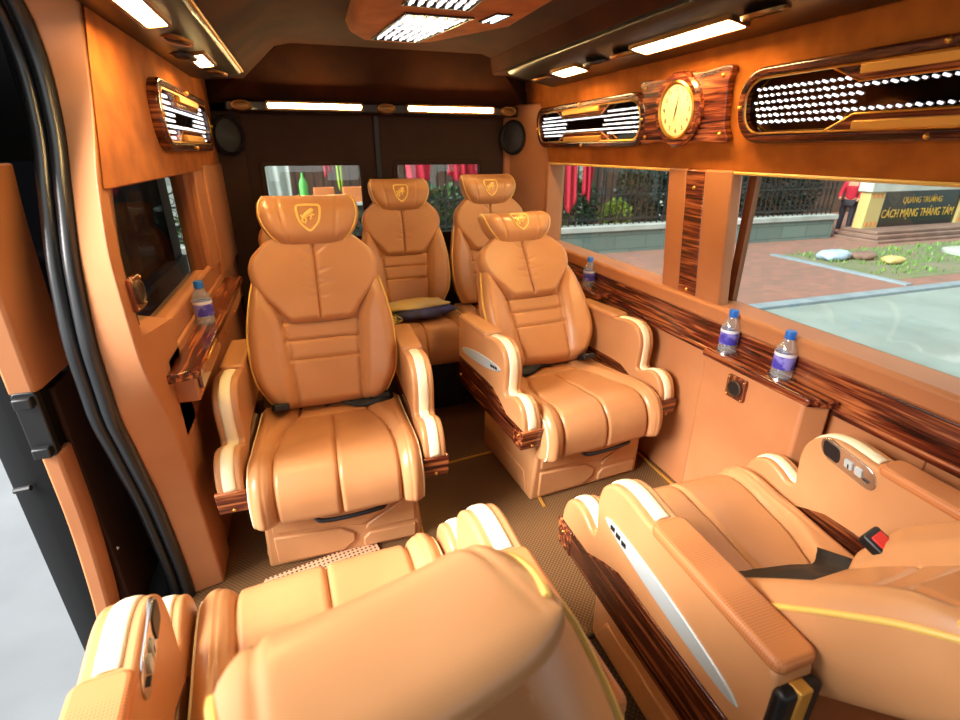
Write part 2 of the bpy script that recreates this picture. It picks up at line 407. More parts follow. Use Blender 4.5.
ARM = [(-.262, .335), (-.272, .40), (-.268, .46), (-.243, .51), (-.20, .532), (-.155, .525), (-.115, .505), (-.092, .515), (-.095, .56), (-.098, .62), (-.085, .668), (-.05, .70), (0, .712), (.06, .706), (.12, .700), (.42, .690)]
def make_seat(label, loc, rz, recline, aisle=1, arms=True, zoff=0, L=.70, wing=.05, mid=True, plinth=True, near=False, hr=.0, belt=True, chest=.048, twist=0, hw=1, emblem=True):
    t = thing('captain_seat', label, 'seat', loc, rz, None)
    # --- cushion
    prof = spline([(0, .29, .365), (0, .10, .378), (0, -.10, .400), (0, -.20, .410), (0, -.236, .398), (0, -.252, .365), (0, -.252, .32), (0, -.243, .265)], 10)
    acc = [0]
    for a, b in zip(prof, prof[1:]): acc.append(acc[-1] + (b - a).length)
    tot = acc[-1]
    def P(x, s, h):
        s = min(max(s, 0), tot); i = 0
        while i < len(acc) - 2 and acc[i + 1] < s: i += 1
        f = (s - acc[i]) / (acc[i + 1] - acc[i]); p = prof[i].lerp(prof[i + 1], f)
        i0, i1 = max(i - 2, 0), min(i + 3, len(prof) - 1)
        tg = (prof[i1] - prof[i0]).normalized(); n = Vector((0, tg.z, -tg.y))
        q = p + n * h
        return Vector((x, q.y, q.z + zoff))
    cre = curve([(0, .13), (.1, .135), (.2, .165), (.3, .195), (.45, .208), (.7, .212)])
    def bump(x, s):
        a = abs(x); c = cre(s)
        h = .022 * sstep(a, c - .01, c + .045)
        h -= .014 * gr(a - c, .006)
        if s > .15: h -= .013 * gr(x, .0055) * sstep(s, .15, .19)
        if a < c: h -= .011 * gr(s - .15, .006)
        h += .008 * (1 - (x / .285) ** 2) if a < c else 0
        h -= .0025 * gr(a - .245, .004) * sstep(s, .2, .3)
        for k in range(4):
            h += .002 * math.sin(17 * x + 2.3 * k + 9 * s * (k + 1)) * gr(s - .1 - .1 * k, .08)
        return h
    mb, sf = pad(P, 0, tot, lambda s: .300, .058, .045, .06, bump, 110, 90)
    mb.build('cushion', 'leather', t, weld=True, angle=80)
    mb = MB()
    for sx in (-1, 1): mb.tube([sf(sx * .955, s_ / 40 * (tot - .03) + .015) for s_ in range(41)], .0042, 6)
    islands(mb, 'cushion_piping', 'piping' if not mid else 'cream', t)
    # --- backrest
    cr_, sr_ = math.cos(recline), math.sin(recline); H = Vector((0, .25, .455 + zoff)); k = L / .70
    tw_ = Matrix.Rotation(twist, 3, 'Z')
    def Q(x, s, h): return H + tw_ @ Vector((x, s * k * sr_ - h * cr_, s * k * cr_ + h * sr_))
    Wb = curve([(-.02, .215), (.05, .255), (.12, .282), (.2, .292), (.3, .290), (.4, .275), (.5, .252), (.6, .205), (.68, .15), (.71, .115)])
    base = lambda x, s: wing * (abs(x) / .28) ** 2.2 * sstep(s, -.05, .12) * (1 - .6 * sstep(s, .4, .66))
    inner = curve([(-.02, .128), (.1, .132), (.25, .142), (.35, .15), (.5, .2), (.7, .12)])
    def bb(x, s):
        a = abs(x); c = inner(s); h = .026 * sstep(a, c - .012, c + .05) * (1 - sstep(a, .23, .30) * .3)
        h -= .013 * gr(a - c, .007)
        if a < c + .01:
            for q in (.19, .27, .345): h -= .012 * gr(s - q, .0055)
            h += .008 * (1 - (a / .15) ** 2)
        return h
    mb, sb = pad(Q, -.02, .71, Wb, .07, .05, .10 if near else .06, bb, 100, 110, base)
    mb.build('backrest', 'leather', t, weld=True, angle=80)
    mb = MB()
    for sx in (-1, 1): mb.tube([sb(sx * .985, .0 + .64 * i / 50) for i in range(51)], .0055, 8)
    islands(mb, 'back_piping', 'piping', t)
    # --- chest pad
    Wc = curve([(.335, .118), (.36, .142), (.41, .180), (.46, .222), (.51, .248), (.555, .255), (.60, .243), (.65, .200), (.69, .150), (.71, .115)])
    basec = lambda x, s: chest + .02 * (abs(x) / .25) ** 2
    wr = [(.44, .10, .06), (.475, .25, .09), (.50, -.12, .05), (.535, .35, .07), (.60, .8, .06)]
    def bc(x, s):
        a = abs(x); sg = 1 if x > 0 else -1
        h = -.016 * gr(x, .0055) * sstep(s, .34, .37)
        for i, (s_, sl, ln) in enumerate(wr):
            ss_ = s_ + (.006 if sg > 0 else -.004) * (i % 3)
            h -= .0055 * gr(s - ss_ - sl * a * .9, .0055) * (1 - sstep(a, ln * .35, ln)) * sstep(a, 0, .012)
        h += .012 * (1 - (a / .26) ** 2)
        return h
    mb, sc = pad(Q, .335, .71, Wc, .052, .035, .16 if near else .02, bc, 90, 80, basec)
    mb.build('chest_pad', 'leather', t, weld=True, angle=80)
    if near:
        mb = MB()
        for sx in (-1, 1): mb.tube([sc(sx * .975, .37 + .31 * i / 40) for i in range(41)], .0065, 8)
        islands(mb, 'chest_piping', 'piping', t)
        mb = MB()
        for sx in (-1, 1): mb.tube([sc(sx * (.90 + .10 * i / 6), .60) for i in range(7)] + [sc(sx * (1 - .5 * (i / 20) ** 1.5), .60, True) for i in range(1, 21)], .0075, 8)
        islands(mb, 'shoulder_piping', 'piping', t)
    # --- headrest
    h0, h1 = .638 + hr, .848 + hr
    Wh0 = curve([(h0, .100), (h0 + .02, .132), (h0 + .05, .163), (h0 + .09, .185), (h0 + .13, .194), (h0 + .17, .192), (h1, .172)])
    Wh = lambda s: Wh0(s) * hw
    baseh = lambda x, s: .078 + .014 * (abs(x) / .19) ** 2 - .03 * sstep(s, h0 + .12, h1)
    def bh(x, s):
        a = abs(x); h = -.006 * gr(a - .085 - .15 * (s - h0), .005) + .016 * (1 - ((s - h0 - .08) / .08) ** 2)
        return h
    mb, sh = pad(Q, h0, h1, Wh, .062, .058, .04, bh, 70, 60, baseh)
    ho = mb.build('headrest', 'leather', t, weld=True, angle=80)
    mb = MB()
    for sx in (-1, 1): mb.tube([sh(sx * .935, h0 + .012 + (h1 - h0 - .024) * i / 24) for i in range(25)], .0045, 6)
    islands(mb, 'headrest_piping', 'piping', ho)
    sc0 = h0 + .108
    mb = MB()
    if emblem:
        shield(mb, lambda a, b: sh(a / Wh(sc0 + b), sc0 + b) + (Q(0, 0, .0025) - Q(0, 0, 0)), 1.6, .0048)
        e = mb.build('emblem', 'emblem', ho); e['label'] = 'gold shield emblem with a leaping horse'
    mb = MB()
    for sx in (-1, 1): mb.tube([Q(sx * .06, .63, .02), Q(sx * .06, h0 + .05, .05)], .007, 8)
    islands(mb, 'headrest_post', 'chrome', t)
    # --- arms
    if arms:
        top = spline([(0, a, b) for a, b in ARM], 5)
        poly = [(p.y, p.z) for p in top] + [(.438, .67), (.445, .60), (.445, .35), (.43, .335)]
        for sx in (-1, 1):
            x0 = .300 if sx > 0 else -.382
            mb = MB(); mb.prism(poly, lambda a, b, c: (c, a, b + zoff), x0, x0 + .082)
            ao = mb.build('armrest', 'leather', t, bevel=.012, seg=3, angle=50)
            xc = x0 + .041
            mb = MB(); pts = [p for p in top if p.y < .10 and p.z > .422]
            n = len(pts)
            def rib(a, b, pts=pts, xc=xc, n=n):
                i = min(int(round(a * (n - 1))), n - 1); p = pts[i]
                tg = (pts[min(i + 1, n - 1)] - pts[max(i - 1, 0)]).normalized(); nn = Vector((0, -tg.z, tg.y))
                w = -.019 + .038 * b; q = p + nn * (.0035 - .004 * abs(2 * b - 1) ** 3)
                return Vector((xc + w, q.y, q.z + zoff))
            mb.raw = True
            mb.grid(rib, n - 1, 6)
            so = mb.build('arm_stripe', 'cream', ao, angle=80)
            sm = so.modifiers.new('solid', 'SOLIDIFY'); sm.thickness = .004; sm.offset = 0
            # pad on top
            pp = rrect(.088, .34, .02)
            mb = MB(); mb.prism(pp, lambda a, b, c, xc=xc: (xc + a, .272 + b, c + zoff - (b + .17) * .035), .686, .714)
            mb.build('arm_pad', 'leather_perf' if near else 'leather', ao, bevel=.010, seg=3)
            # walnut lower panel and end block
            xo = sx * .382
            mb = MB()
            wp = [(-.268, .338), (-.274, .40), (-.262, .425), (-.12, .425), (-.04, .465), (.02, .488), (.10, .492), (.43, .485), (.44, .34)]
            mb.prism(wp, lambda a, b, c: (c, a, b + zoff), xo - sx * .084, xo + sx * .006)
            mb.build('walnut_panel', 'walnut_dark', ao, bevel=.004)
            mb = MB(); mb.hexa([(xo - sx * .086, -.270, .336 + zoff), (xo + sx * .008, -.270, .336 + zoff), (xo + sx * .008, -.20, .336 + zoff), (xo - sx * .086, -.20, .336 + zoff)], [(xo - sx * .086, -.282, .424 + zoff), (xo + sx * .008, -.282, .424 + zoff), (xo + sx * .008, -.20, .424 + zoff), (xo - sx * .086, -.20, .424 + zoff)])
            mb.build('walnut_block', 'walnut_x', ao, bevel=.004)
            mb = MB(); mb.sphere((xo + sx * .008, -.245, .395 + zoff), .006); mb.sphere((xo + sx * .006, .40, .395 + zoff), .006)
            mb.sphere((xc, -.275, .352 + zoff), .006)
            islands(mb, 'gold_screw', 'gold', ao)
            if sx == aisle:
                mb = MB(); pl = []
                for i in range(25):
                    q = i / 24; pl.append((-.055 + q * .45, .60 - q * .062 + .026 * math.sin(PI * q) ** .45))
                for i in range(23, 0, -1):
                    q = i / 24; pl.append((-.055 + q * .45, .60 - q * .062 - .026 * math.sin(PI * q) ** .45))
                mb.prism(pl, lambda a, b, c: (c, a, b + zoff), xo - sx * .004, xo + sx * .004)
                io = mb.build('silver_inlay', 'silver', ao, bevel=.002)
                mb = MB()
                for q in range(3): mb.box(xo + sx * .003, xo + sx * .006, -.025 + q * .024, -.008 + q * .024, .590 - q * .004 + zoff, .602 - q * .004 + zoff)
                islands(mb, 'seat_button', 'black', io)
            elif near:
                xi = x0 if sx > 0 else x0 + .082; d = -1 if sx > 0 else 1
                def OV(a, b, c, d=d, xi=xi): return (xi + d * c, .035 + a * .985 - b * .17, .672 - a * .17 + b * .985 + zoff)
                ov = rrect(.165, .062, .0309, 8); iv = rrect(.152, .050, .0249, 8)
                mb = MB(); mb.prism(ov, OV, -.004, .004); po = mb.build('control_plate', 'chrome', ao, bevel=.0015)
                po['label'] = 'chrome oval control plate'
                mb = MB(); mb.prism([(a * .33 - .048, b * .86) for a, b in iv], OV, .0035, .0062); mb.build('cup_recess', 'black', po)
                mb = MB()
                mb.prism(rrect(.022, .022, .004), lambda a, b, c: OV(a + .005, b, c), .003, .008)
                mb.prism(rrect(.020, .022, .004), lambda a, b, c: OV(a + .034, b, c), .003, .008)
                islands(mb, 'rocker_switch', 'silver', po)
                mb = MB()
                mb.prism(rrect(.004, .012, .001), lambda a, b, c: OV(a + .006, b - .004, c), .0075, .009)
                mb.prism(rrect(.016, .004, .001), lambda a, b, c: OV(a + .056, b - .008, c), .003, .008)
                islands(mb, 'socket_slot', 'black', po)
    # --- plinth
    if plinth:
        mb = MB()
        bot = [(-.29, -.19, 0), (.29, -.19, 0), (.29, .34, 0), (-.29, .34, 0)]; tp = [(-.275, -.215, .31), (.275, -.215, .31), (.275, .36, .31), (-.275, .36, .31)]
        mb.hexa(bot, tp); pl = mb.build('plinth', 'leather', t, bevel=.012)
        fr = lambda a, b, c: (a, -.215 + .025 * (1 - b / .31) - c, b)
        mb = MB()
        mb.prism([(-.255, .02), (-.02, .02), (.03, .06), (.03, .10), (-.02, .135), (-.255, .15)], fr, -.004, .010)
        mb.prism([(.06, .02), (.265, .02), (.265, .085), (.085, .085), (.06, .06)], fr, -.004, .010)
        mb.prism([(.07, .105), (.265, .105), (.262, .25), (.19, .20), (.08, .13)], fr, -.004, .010)
        mb.prism([(-.255, .17), (-.02, .155), (.06, .13), (.20, .225), (.23, .285), (-.25, .285)], fr, -.004, .010)
        islands(mb, 'embossed_panel', 'leather', pl, bevel=.006)
        mb = MB()
        for sx in (-1, 1): mb.prism([(-.16, .03), (.30, .03), (.30, .12), (-.12, .12)], lambda a, b, c: (sx * (.29 - .015 * b / .31 + c), a, b), -.004, .008)
        islands(mb, 'side_panel', 'leather', pl, bevel=.006)
        mb = MB(); mb.box(-.27, .27, -.21, .40, .30, .345); mb.build('seat_frame', 'black', t, bevel=.004)
        mb = MB(); mb.tube(spline([(-.10, -.19, .30), (-.095, -.275, .262), (-.05, -.292, .250), (.10, -.292, .256), (.15, -.275, .266), (.155, -.19, .31)], 6), .0085, 8)
        mb.build('release_bar', 'rubber', t)
    else:
        mb = MB(); mb.box(-.27, .27, -.17, .30, .0, .33 + zoff); mb.build('seat_base', 'black', t, bevel=.01)
    if near:
        mb = MB(); mb.hexa([(-.29, .26, .12), (.29, .26, .12), (.29, .44, .12), (-.29, .44, .12)], [(-.295, .22, .47), (.295, .22, .47), (.295, .50, .47), (-.295, .50, .47)]); mb.build('back_shroud', 'leather_shell', t, bevel=.02, seg=3)
    if near:
        for sx in (-1, 1):
            mb = MB(); mb.box(sx * .341 - .043, sx * .341 + .043, .435, .462, .34, .655); eb = mb.build('arm_end_band', 'black', t, bevel=.01)
            mb = MB(); mb.box(sx * .341 - .014, sx * .341 + .014, 0.44, .465, .36, .657); mb.build('gold_stripe', 'gold_bar', eb, bevel=.003)
    # --- belt
    if belt:
        mb = MB(); mb.raw = True
        xs = [-.26, -.20, -.10, -.02, .03] if not near else [-.24, -.14, -.04, .06, .15, .20]
        zz = .452 if not near else .47
        pts = spline([(x * -aisle, .225 - .03 * math.sin(i * 1.3) - (.05 if near else 0), zz + zoff + .012 * (i % 2)) for i, x in enumerate(xs)], 6)
        mb.grid(lambda a, b: pts[round(a * (len(pts) - 1))] + Vector((0, .018 - (.10 if near else .055) * b, .022 - (.045 if near else .03) * b + .004 * math.sin(a * 12))), len(pts) - 1, 3)
        bo = mb.build('belt_webbing', 'webbing', t); sm = bo.modifiers.new('solid', 'SOLIDIFY'); sm.thickness = .004
        mb = MB(); xb = (.185 if near else .20) * -aisle
        mtx = Matrix.Translation((xb, .245 if near else .17, (.585 if near else .485) + zoff)) @ Matrix.Rotation(R(-25), 4, 'X') @ Matrix.Rotation(R(12 * aisle), 4, 'Z')
        mb.box(-.03, .03, -.055, .055, -.014, .014, mtx); ko = mb.build('belt_buckle', 'black', t, bevel=.006)
        if near:
            mb = MB(); mb.box(-.020, .020, -.042, -.012, .012, .018, mtx); mb.build('buckle_button', 'red_plastic', ko, bevel=.003)
        else:
            mb = MB()
            mtx = Matrix.Translation((-xb, .20, .47 + zoff)) @ Matrix.Rotation(R(-15), 4, 'X')
            mb.box(-.045, .045, -.02, .02, -.013, .013, mtx); mb.build('belt_anchor', 'black', t, bevel=.006)
    if not plinth: t.scale = (.93, 1, 1)
    return t

make_seat('tan captain seat facing the camera on the left, by the walnut shelf and left window', (-.005, 1.79, 0), R(-1), R(17), aisle=1)
make_seat('tan captain seat facing the camera in front of the bottle console and right wall', (1.06, 1.87, 0), R(4.5), R(36), aisle=-1, L=.67)
make_seat('rear bench seat in the middle with the folded blue jacket lying on it', (.53, 2.80, 0), 0, R(14), arms=False, plinth=False, zoff=.075, L=.66, belt=False, hr=-.03)
make_seat('rear bench seat in the right rear corner beside the right wall', (1.09, 2.80, 0), 0, R(14), arms=False, plinth=False, zoff=.075, L=.66, belt=False, hr=-.01)
make_seat('rear bench seat on the left, mostly hidden behind the left forward captain seat', (-.05, 2.80, 0), 0, R(14), arms=False, plinth=False, zoff=.0, L=.66, belt=False, hr=-.05)
make_seat('reclined foreground captain seat at bottom left, next to the open sliding door', (-.05, .80, 0), R(184), R(31), aisle=-1, near=True, wing=.09, chest=.02, L=.57, twist=R(10), hw=.78, emblem=False)
make_seat('reclined foreground captain seat at bottom right with red buckle button, next to the right wall', (1.0, .80, 0), R(180), R(47), aisle=1, near=True, wing=.07)

# ------------------------------------------------------------------ cabin shell
def sbox(name, mat, x0, x1, y0, y1, z0, z1, bevel=0, parent=None):
    mb = MB(); mb.box(x0, x1, y0, y1, z0, z1); o = mb.build(name, mat, parent, bevel=bevel)
    if parent is None: struct(o)
    return o
YB = 3.42
sbox('floor', 'floor', -.62, 1.56, -.7, YB + .1, -.08, 0)
mb = MB(); mb.box(.38, .72, .10, .955, 0, .004); tag(mb.build('floor_patch', 'floor_dark'), 'darker woven patch on the aisle floor between the two foreground seats', 'mat')  # thin sheet in a darker weave over the near aisle floor
mb = MB(); mb.tube([(.38, .962, .006), (.735, .972, .006)], .007, 8); struct(mb.build('trim_1', 'black'))
for i, (a, b) in enumerate((((.30, 2.035), (.865, 2.09)), ((.865, 2.09), (.83, 1.60)), ((1.47, .9), (1.47, 2.2)), ((.285, 1.6), (.30, 2.035)))):
    mb = MB(); d = Vector((b[0] - a[0], b[1] - a[1], 0)).normalized(); n = Vector((-d.y, d.x, 0)) * .006
    A, B_ = Vector((*a, 0)), Vector((*b, 0))
    mb.hexa([A - n, B_ - n, B_ + n, A + n], [q + Vector((0, 0, .006)) for q in (A - n, B_ - n, B_ + n, A + n)])
    struct(mb.build('trim_%d' % (i + 2), 'gold_bar'))

# right wall
wr = sbox('wall_right', 'leather_wall', 1.5, 1.62, -.1, YB, 0, .74)
sbox('walnut_trim', 'walnut_v', 1.484, 1.51, -.2, YB, .69, .818, .006, wr)
sbox('trim_ridge', 'walnut_y', 1.476, 1.49, -.2, YB, .685, .708, .004, wr)
sbox('window_sill', 'leather_wall', 1.474, 1.62, -.2, YB, .815, .885, .014, wr)
for y in (1.43, .70): sbox('panel_seam', 'leather_shell', 1.497, 1.502, y - .002, y + .002, .02, .70, 0, wr)
# suede band leaning in towards the roof
mb = MB(); mb.hexa([(1.5, -.7, 1.375), (1.62, -.7, 1.375), (1.62, YB, 1.375), (1.5, YB, 1.375)], [(1.44, -.7, 1.86), (1.62, -.7, 1.86), (1.62, YB, 1.86), (1.44, YB, 1.86)])
mb.build('suede_band', 'suede', wr, bevel=.006)
mb = MB(); mb.tube([(1.497, -.2, 1.372), (1.497, 3.2, 1.372)], .006, 8); mb.build('suede_piping', 'piping', wr)
def post(name, mat, y0, y1, x0, x1, z0=.86, z1=1.38, parent=wr):
    ly = .05 if y1 < 2 else 0   # the pillar leans back and in a little towards the roof
    mb = MB(); mb.hexa([(x0, y0, z0), (x1, y0, z0), (x1, y1, z0), (x0, y1, z0)], [(x0 - ly * .2, y0 + ly, z1), (x1 - ly * .2, y0 + ly, z1), (x1 - ly * .2, y1 + ly, z1), (x0 - ly * .2, y1 + ly, z1)])
    return mb.build(name, mat, parent, bevel=.008)
post('pillar_pad', 'leather_wall', 1.755, 1.87, 1.498, 1.62)
post('pillar_pad', 'leather_wall', 1.505, 1.645, 1.492, 1.54)
post('pillar_pad', 'leather_wall', 1.58, 1.77, 1.52, 1.62)
po = post('walnut_strip', 'walnut_v', 1.645, 1.755, 1.496, 1.52, .84)
mb = MB()
for z in (1.31, .90, .865): mb.sphere((1.496 - (z - .86) * .02, 1.70 + (z - .86) * .096, z), .008)
islands(mb, 'gold_screw', 'gold', po)
# windows right
def window(n, x, y0, y1, z0, z1, mat='black', g='glass', w=.025):
    mb = MB(); mb.ring([(y0, z0), (y1, z0), (y1, z1), (y0, z1)], [(y0 + w, z0 + w * .4), (y1 - w, z0 + w * .4), (y1 - w, z1 - w * .4), (y0 + w, z1 - w * .4)], lambda a, b, c: (c, a, b), x - .012, x + .012)
    f = struct(mb.build('window_%d' % n, mat)); m2 = MB(); m2.box(x - .002, x + .002, y0 + w, y1 - w, z0 + w * .4, z1 - w * .4); m2.build('glass_pane', g, f, smooth=False)
    return f
window(1, 1.60, 1.87, 3.2, .87, 1.38, 'leather_shell')
window(2, 1.60, -.1, 1.575, .87, 1.38, 'leather_shell', w=.035)
# rear wall with two doors
wrear = sbox('wall_rear', 'brown_panel', -.62, 1.62, YB, YB + .1, 0, .52)
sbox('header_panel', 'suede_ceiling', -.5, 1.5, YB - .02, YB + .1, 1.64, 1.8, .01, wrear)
sbox('corner_panel', 'leather_wall', 1.30, 1.62, YB - .02, YB + .1, .5, 1.7, .01, wrear)
sbox('corner_panel', 'brown_panel', -.62, -.30, YB - .02, YB + .1, .5, 1.7, .01, wrear)
def rear_door(n, x0, x1, wx0, wx1):
    mb = MB(); z0, z1 = .5, 1.68; a, b = .93, 1.365
    mb.ring([(x0, z0), (x1, z0), (x1, z1), (x0, z1)], [(wx0, a), (wx1, a), (wx1, b), (wx0, b)], lambda p, q, c: (p, YB + c, q), 0, .06)
    d = struct(mb.build('door_%d' % n, 'brown_panel', bevel=.004))
    mb = MB(); mb.ring(rrect(wx1 - wx0 + .05, b - a + .05, .03), rrect(wx1 - wx0 - .006, b - a - .006, .012), lambda p, q, c: ((wx0 + wx1) / 2 + p, YB + c, (a + b) / 2 + q), -.010, .012)
    mb.build('window_surround', 'brown_panel', d, bevel=.004)
    mb = MB(); mb.box(wx0, wx1, YB + .03, YB + .034, a, b); mb.build('glass_pane', 'glass', d, smooth=False)
    return d
rear_door(1, -.30, .445, -.215, .345)
rear_door(2, .475, 1.30, .575, 1.135)
sbox('trim_10', 'black', .444, .478, YB - .012, YB + .05, .5, 1.68, .004)
# right rear quarter pads
mb = MB(); mb.hexa([(1.5, 3.12, .8), (1.62, 3.12, .8), (1.62, YB, .8), (1.33, YB, .8)], [(1.5, 3.12, 1.72), (1.62, 3.12, 1.72), (1.62, YB, 1.72), (1.33, YB, 1.72)])
mb.build('quarter_pad', 'leather_wall', wr, bevel=.01)
post('quarter_post', 'leather_wall', 3.10, 3.16, 1.488, 1.60)
# ceiling: cross-section swept along the van, then a sloped header at the back
prof = [(-.47, 1.80), (-.24, 1.80), (-.20, 1.83), (-.06, 1.935), (.02, 1.95), (1.04, 1.95), (1.10, 1.935), (1.135, 1.87), (1.15, 1.86), (1.47, 1.86)]
mb = MB(); mb.raw = True
Y0, Y1 = -1.9, 3.14
mb.prism(prof + [(1.47, 2.02), (-.47, 2.02)], lambda a, b, c: (a, c, b), Y0, Y1 + .3)
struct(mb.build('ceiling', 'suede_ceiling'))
mb = MB(); mb.hexa([(-.47, YB + .02, 1.72), (1.47, YB + .02, 1.72), (1.47, 3.44, 1.96), (-.47, 3.44, 1.96)], [(-.43, YB - .05, 1.71), (1.43, YB - .05, 1.71), (1.10, 3.10, 1.955), (-.02, 3.10, 1.955)])
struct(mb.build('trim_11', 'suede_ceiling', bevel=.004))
# overhead consoles: dark rails under the roof edge
def prismY(name, mat, poly, y0, y1, bevel=.004, parent=None):
    mb = MB(); mb.prism(poly, lambda a, b, c: (a, c, b), y0, y1); o = mb.build(name, mat, parent, bevel=bevel)
    if parent is None: struct(o)
    return o
prismY('trim_12', 'rail', [(1.445, 1.788), (1.42, 1.782), (1.16, 1.834), (1.14, 1.85), (1.14, 1.875), (1.46, 1.875)], -.3, 2.96)
prismY('trim_13', 'rail', [(-.445, 1.765), (-.40, 1.758), (-.23, 1.785), (-.215, 1.80), (-.215, 1.812), (-.46, 1.812)], -.3, 2.96)
mb = MB(); mb.tube([(-.216, -.3, 1.797), (-.216, 2.96, 1.797)], .005, 8); struct(mb.build('trim_14', 'gold_bar'))
mb = MB(); mb.box(-.36, 1.36, YB - .11, YB - .02, 1.645, 1.705); struct(mb.build('trim_15', 'rail', bevel=.012))

# lamps and vents
def lamp(label, cx, cy, cz, ln, w, ax, tilt=0):
    """strip lamp: lens in a bronze frame; ax='y' looks down, ax='x' looks toward the front of the cabin"""
    t = thing('strip_lamp', label, 'lamp', (cx, cy, cz))
    if ax == 'y': fn = lambda a, b, c: (b, a, -c + b * tilt)
    else: fn = lambda a, b, c: (a, -c, b)
    mb = MB(); mb.ring(rrect(ln + .02, w + .02, .012), rrect(ln, w, .008), fn, -.004, .008); mb.build('lamp_frame', 'vent', t)
    mb = MB(); mb.prism(rrect(ln, w, .008), fn, -.004, .006); mb.build('lamp_lens', 'lamp', t)
    return t
def vent(label, cx, cy, cz, r, ax, tilt=0, sx=1.35, kind='vent', cat='air vent'):
    t = thing('air_vent', label, cat, (cx, cy, cz))
    mtx = (Matrix.Rotation(PI, 4, 'X') @ Matrix.Rotation(-tilt, 4, 'Y')) if ax == 'y' else Matrix.Rotation(R(90), 4, 'X')
    a, b = (1, sx) if ax == 'y' else (sx, 1)
    mb = MB(); mb.lathe([(r, -.004), (r, .004), (r * .92, .008), (r * .78, .007), (r * .72, .003), (r * .72, -.004)], mtx, 28, a, b); mb.build('vent_ring', kind, t)
    mb = MB(); mb.lathe([(r * .74, -.003), (r * .74, .003), (r * .4, .006), (0, .0065)], mtx, 24, a, b); co = mb.build('vent_disc', kind if kind != 'vent' else 'vent', t)
    mb = MB()
    for q in (-.4, -.13, .13, .4): mb.box(-r * a * .5, r * a * .5, (q - .03) * r * b, (q + .03) * r * b, .003, .0082, mtx)
    islands(mb, 'vent_slat', 'vent_dark', co)
    return t
TR = .20; rz = lambda x: 1.782 + (1.42 - x) * TR
lz = lambda x: 1.758 + (x + .40) * .159
lamp('long glowing strip lamp in the right ceiling rail above the clock', 1.285, 1.68, rz(1.285) - .004, .50, .07, 'y', -TR)
lamp('short glowing lamp at the far end of the right ceiling rail', 1.285, 2.50, rz(1.285) - .004, .24, .07, 'y', -TR)
lamp('long glowing strip lamp in the left ceiling rail nearest the camera', -.325, 1.52, lz(-.325) - .004, .56, .05, 'y', .159)
lamp('short glowing lamp at the far end of the left ceiling rail', -.315, 2.42, lz(-.315) - .004, .28, .05, 'y', .159)
lamp('left glowing strip lamp above the rear doors', .115, YB - .112, 1.678, .51, .026, 'x')
lamp('right glowing strip lamp above the rear doors', .915, YB - .112, 1.678, .54, .026, 'x')
for lab, x, y, k in (('oval bronze vent at the near end of the right ceiling rail', 1.285, 1.33, 'vent'), ('oval bronze vent between the two lamps of the right ceiling rail', 1.285, 2.02, 'vent'), ('bronze disc vent just before the short lamp of the right ceiling rail', 1.285, 2.24, 'rail'), ('oval bronze vent at the far tip of the right ceiling rail', 1.285, 2.80, 'vent')):
    vent(lab, x, y, rz(x) - .003, .055, 'y', math.atan(-TR), kind=k)
for lab, x, y, k in (('oval bronze vent beside the long lamp of the left ceiling rail', -.325, 2.02, 'vent'), ('dark vent beside the short lamp of the left ceiling rail', -.36, 2.3, 'rail'), ('oval bronze vent at the far tip of the left ceiling rail', -.315, 2.78, 'vent')):
    vent(lab, x, y, lz(x) - .003, .050, 'y', math.atan(.159), kind=k)
for lab, x in (('round vent at the left end of the rear lamp rail', -.275), ('round vent between the two rear strip lamps', .515), ('round vent at the right end of the rear lamp rail', 1.285)):
    vent(lab, x, YB - .112, 1.676, .028, 'x', sx=2.0)
# speakers in the rear corners
for lab, x, y, rot in (('black oval speaker high in the right rear corner', 1.335, YB - .085, -38), ('black oval speaker high in the left rear corner', -.37, YB - .06, 25)):
    t = thing('speaker', lab, 'speaker', (x, y, 1.525), R(rot))
    mtx = Matrix.Rotation(R(90), 4, 'X')
    mb = MB(); mb.lathe([(.085, -.03), (.085, .008), (.078, .016), (.07, .008), (.07, -.01)], mtx, 28, 1, 1.25); mb.build('speaker_rim', 'black', t)
    mb = MB(); mb.lathe([(.071, -.006), (.05, -.002), (.025, .004), (0, .006)], mtx, 24, 1, 1.25); mb.build('speaker_grille', perforated('speaker_mesh', (26, 26, 27), (4, 4, 4), 220), t)

# ------------------------------------------------------------------ left side
wl = sbox('wall_left', 'leather_wall', -.62, -.47, 1.60, YB, 0, .70)
# pillar behind the door opening: its inner edge leans back towards the floor
yr = curve([(-2, 1.59), (0, 1.59), (.05, 1.585), (.353, 1.55), (.606, 1.515), (.759, 1.48), (.825, 1.445), (.96, 1.395), (1.075, 1.385), (1.196, 1.38), (1.365, 1.43), (1.56, 1.55), (1.756, 1.64), (1.9, 1.67)])
yl = curve([(-2, 1.565), (0, 1.565), (.395, 1.52), (.67, 1.45), (.815, 1.415), (.955, 1.415), (1.155, 1.455), (1.36, 1.545), (1.50, 1.61), (1.62, 1.63), (1.72, 1.61), (1.80, 1.54), (1.9, 1.36)])
es = [1.84 * i / 48 for i in range(49)]
mb = MB(); rows = []
for z in es: rows.append([mb.bm.verts.new(v) for v in ((-.545, max(yl(z), 1.2) + .30, z), (-.545, yl(z), z), (-.452, yr(z), z), (-.452, yr(z) + .06 if z > .97 else 1.75, z))])
for a, b in zip(rows, rows[1:]):
    for i in range(4): mb.bm.faces.new((a[i], a[(i + 1) % 4], b[(i + 1) % 4], b[i]))
mb.bm.faces.new(rows[0]); mb.bm.faces.new(rows[-1][::-1])
mb.build('door_pillar', 'leather_wall', wl, bevel=.010, seg=3, angle=50)
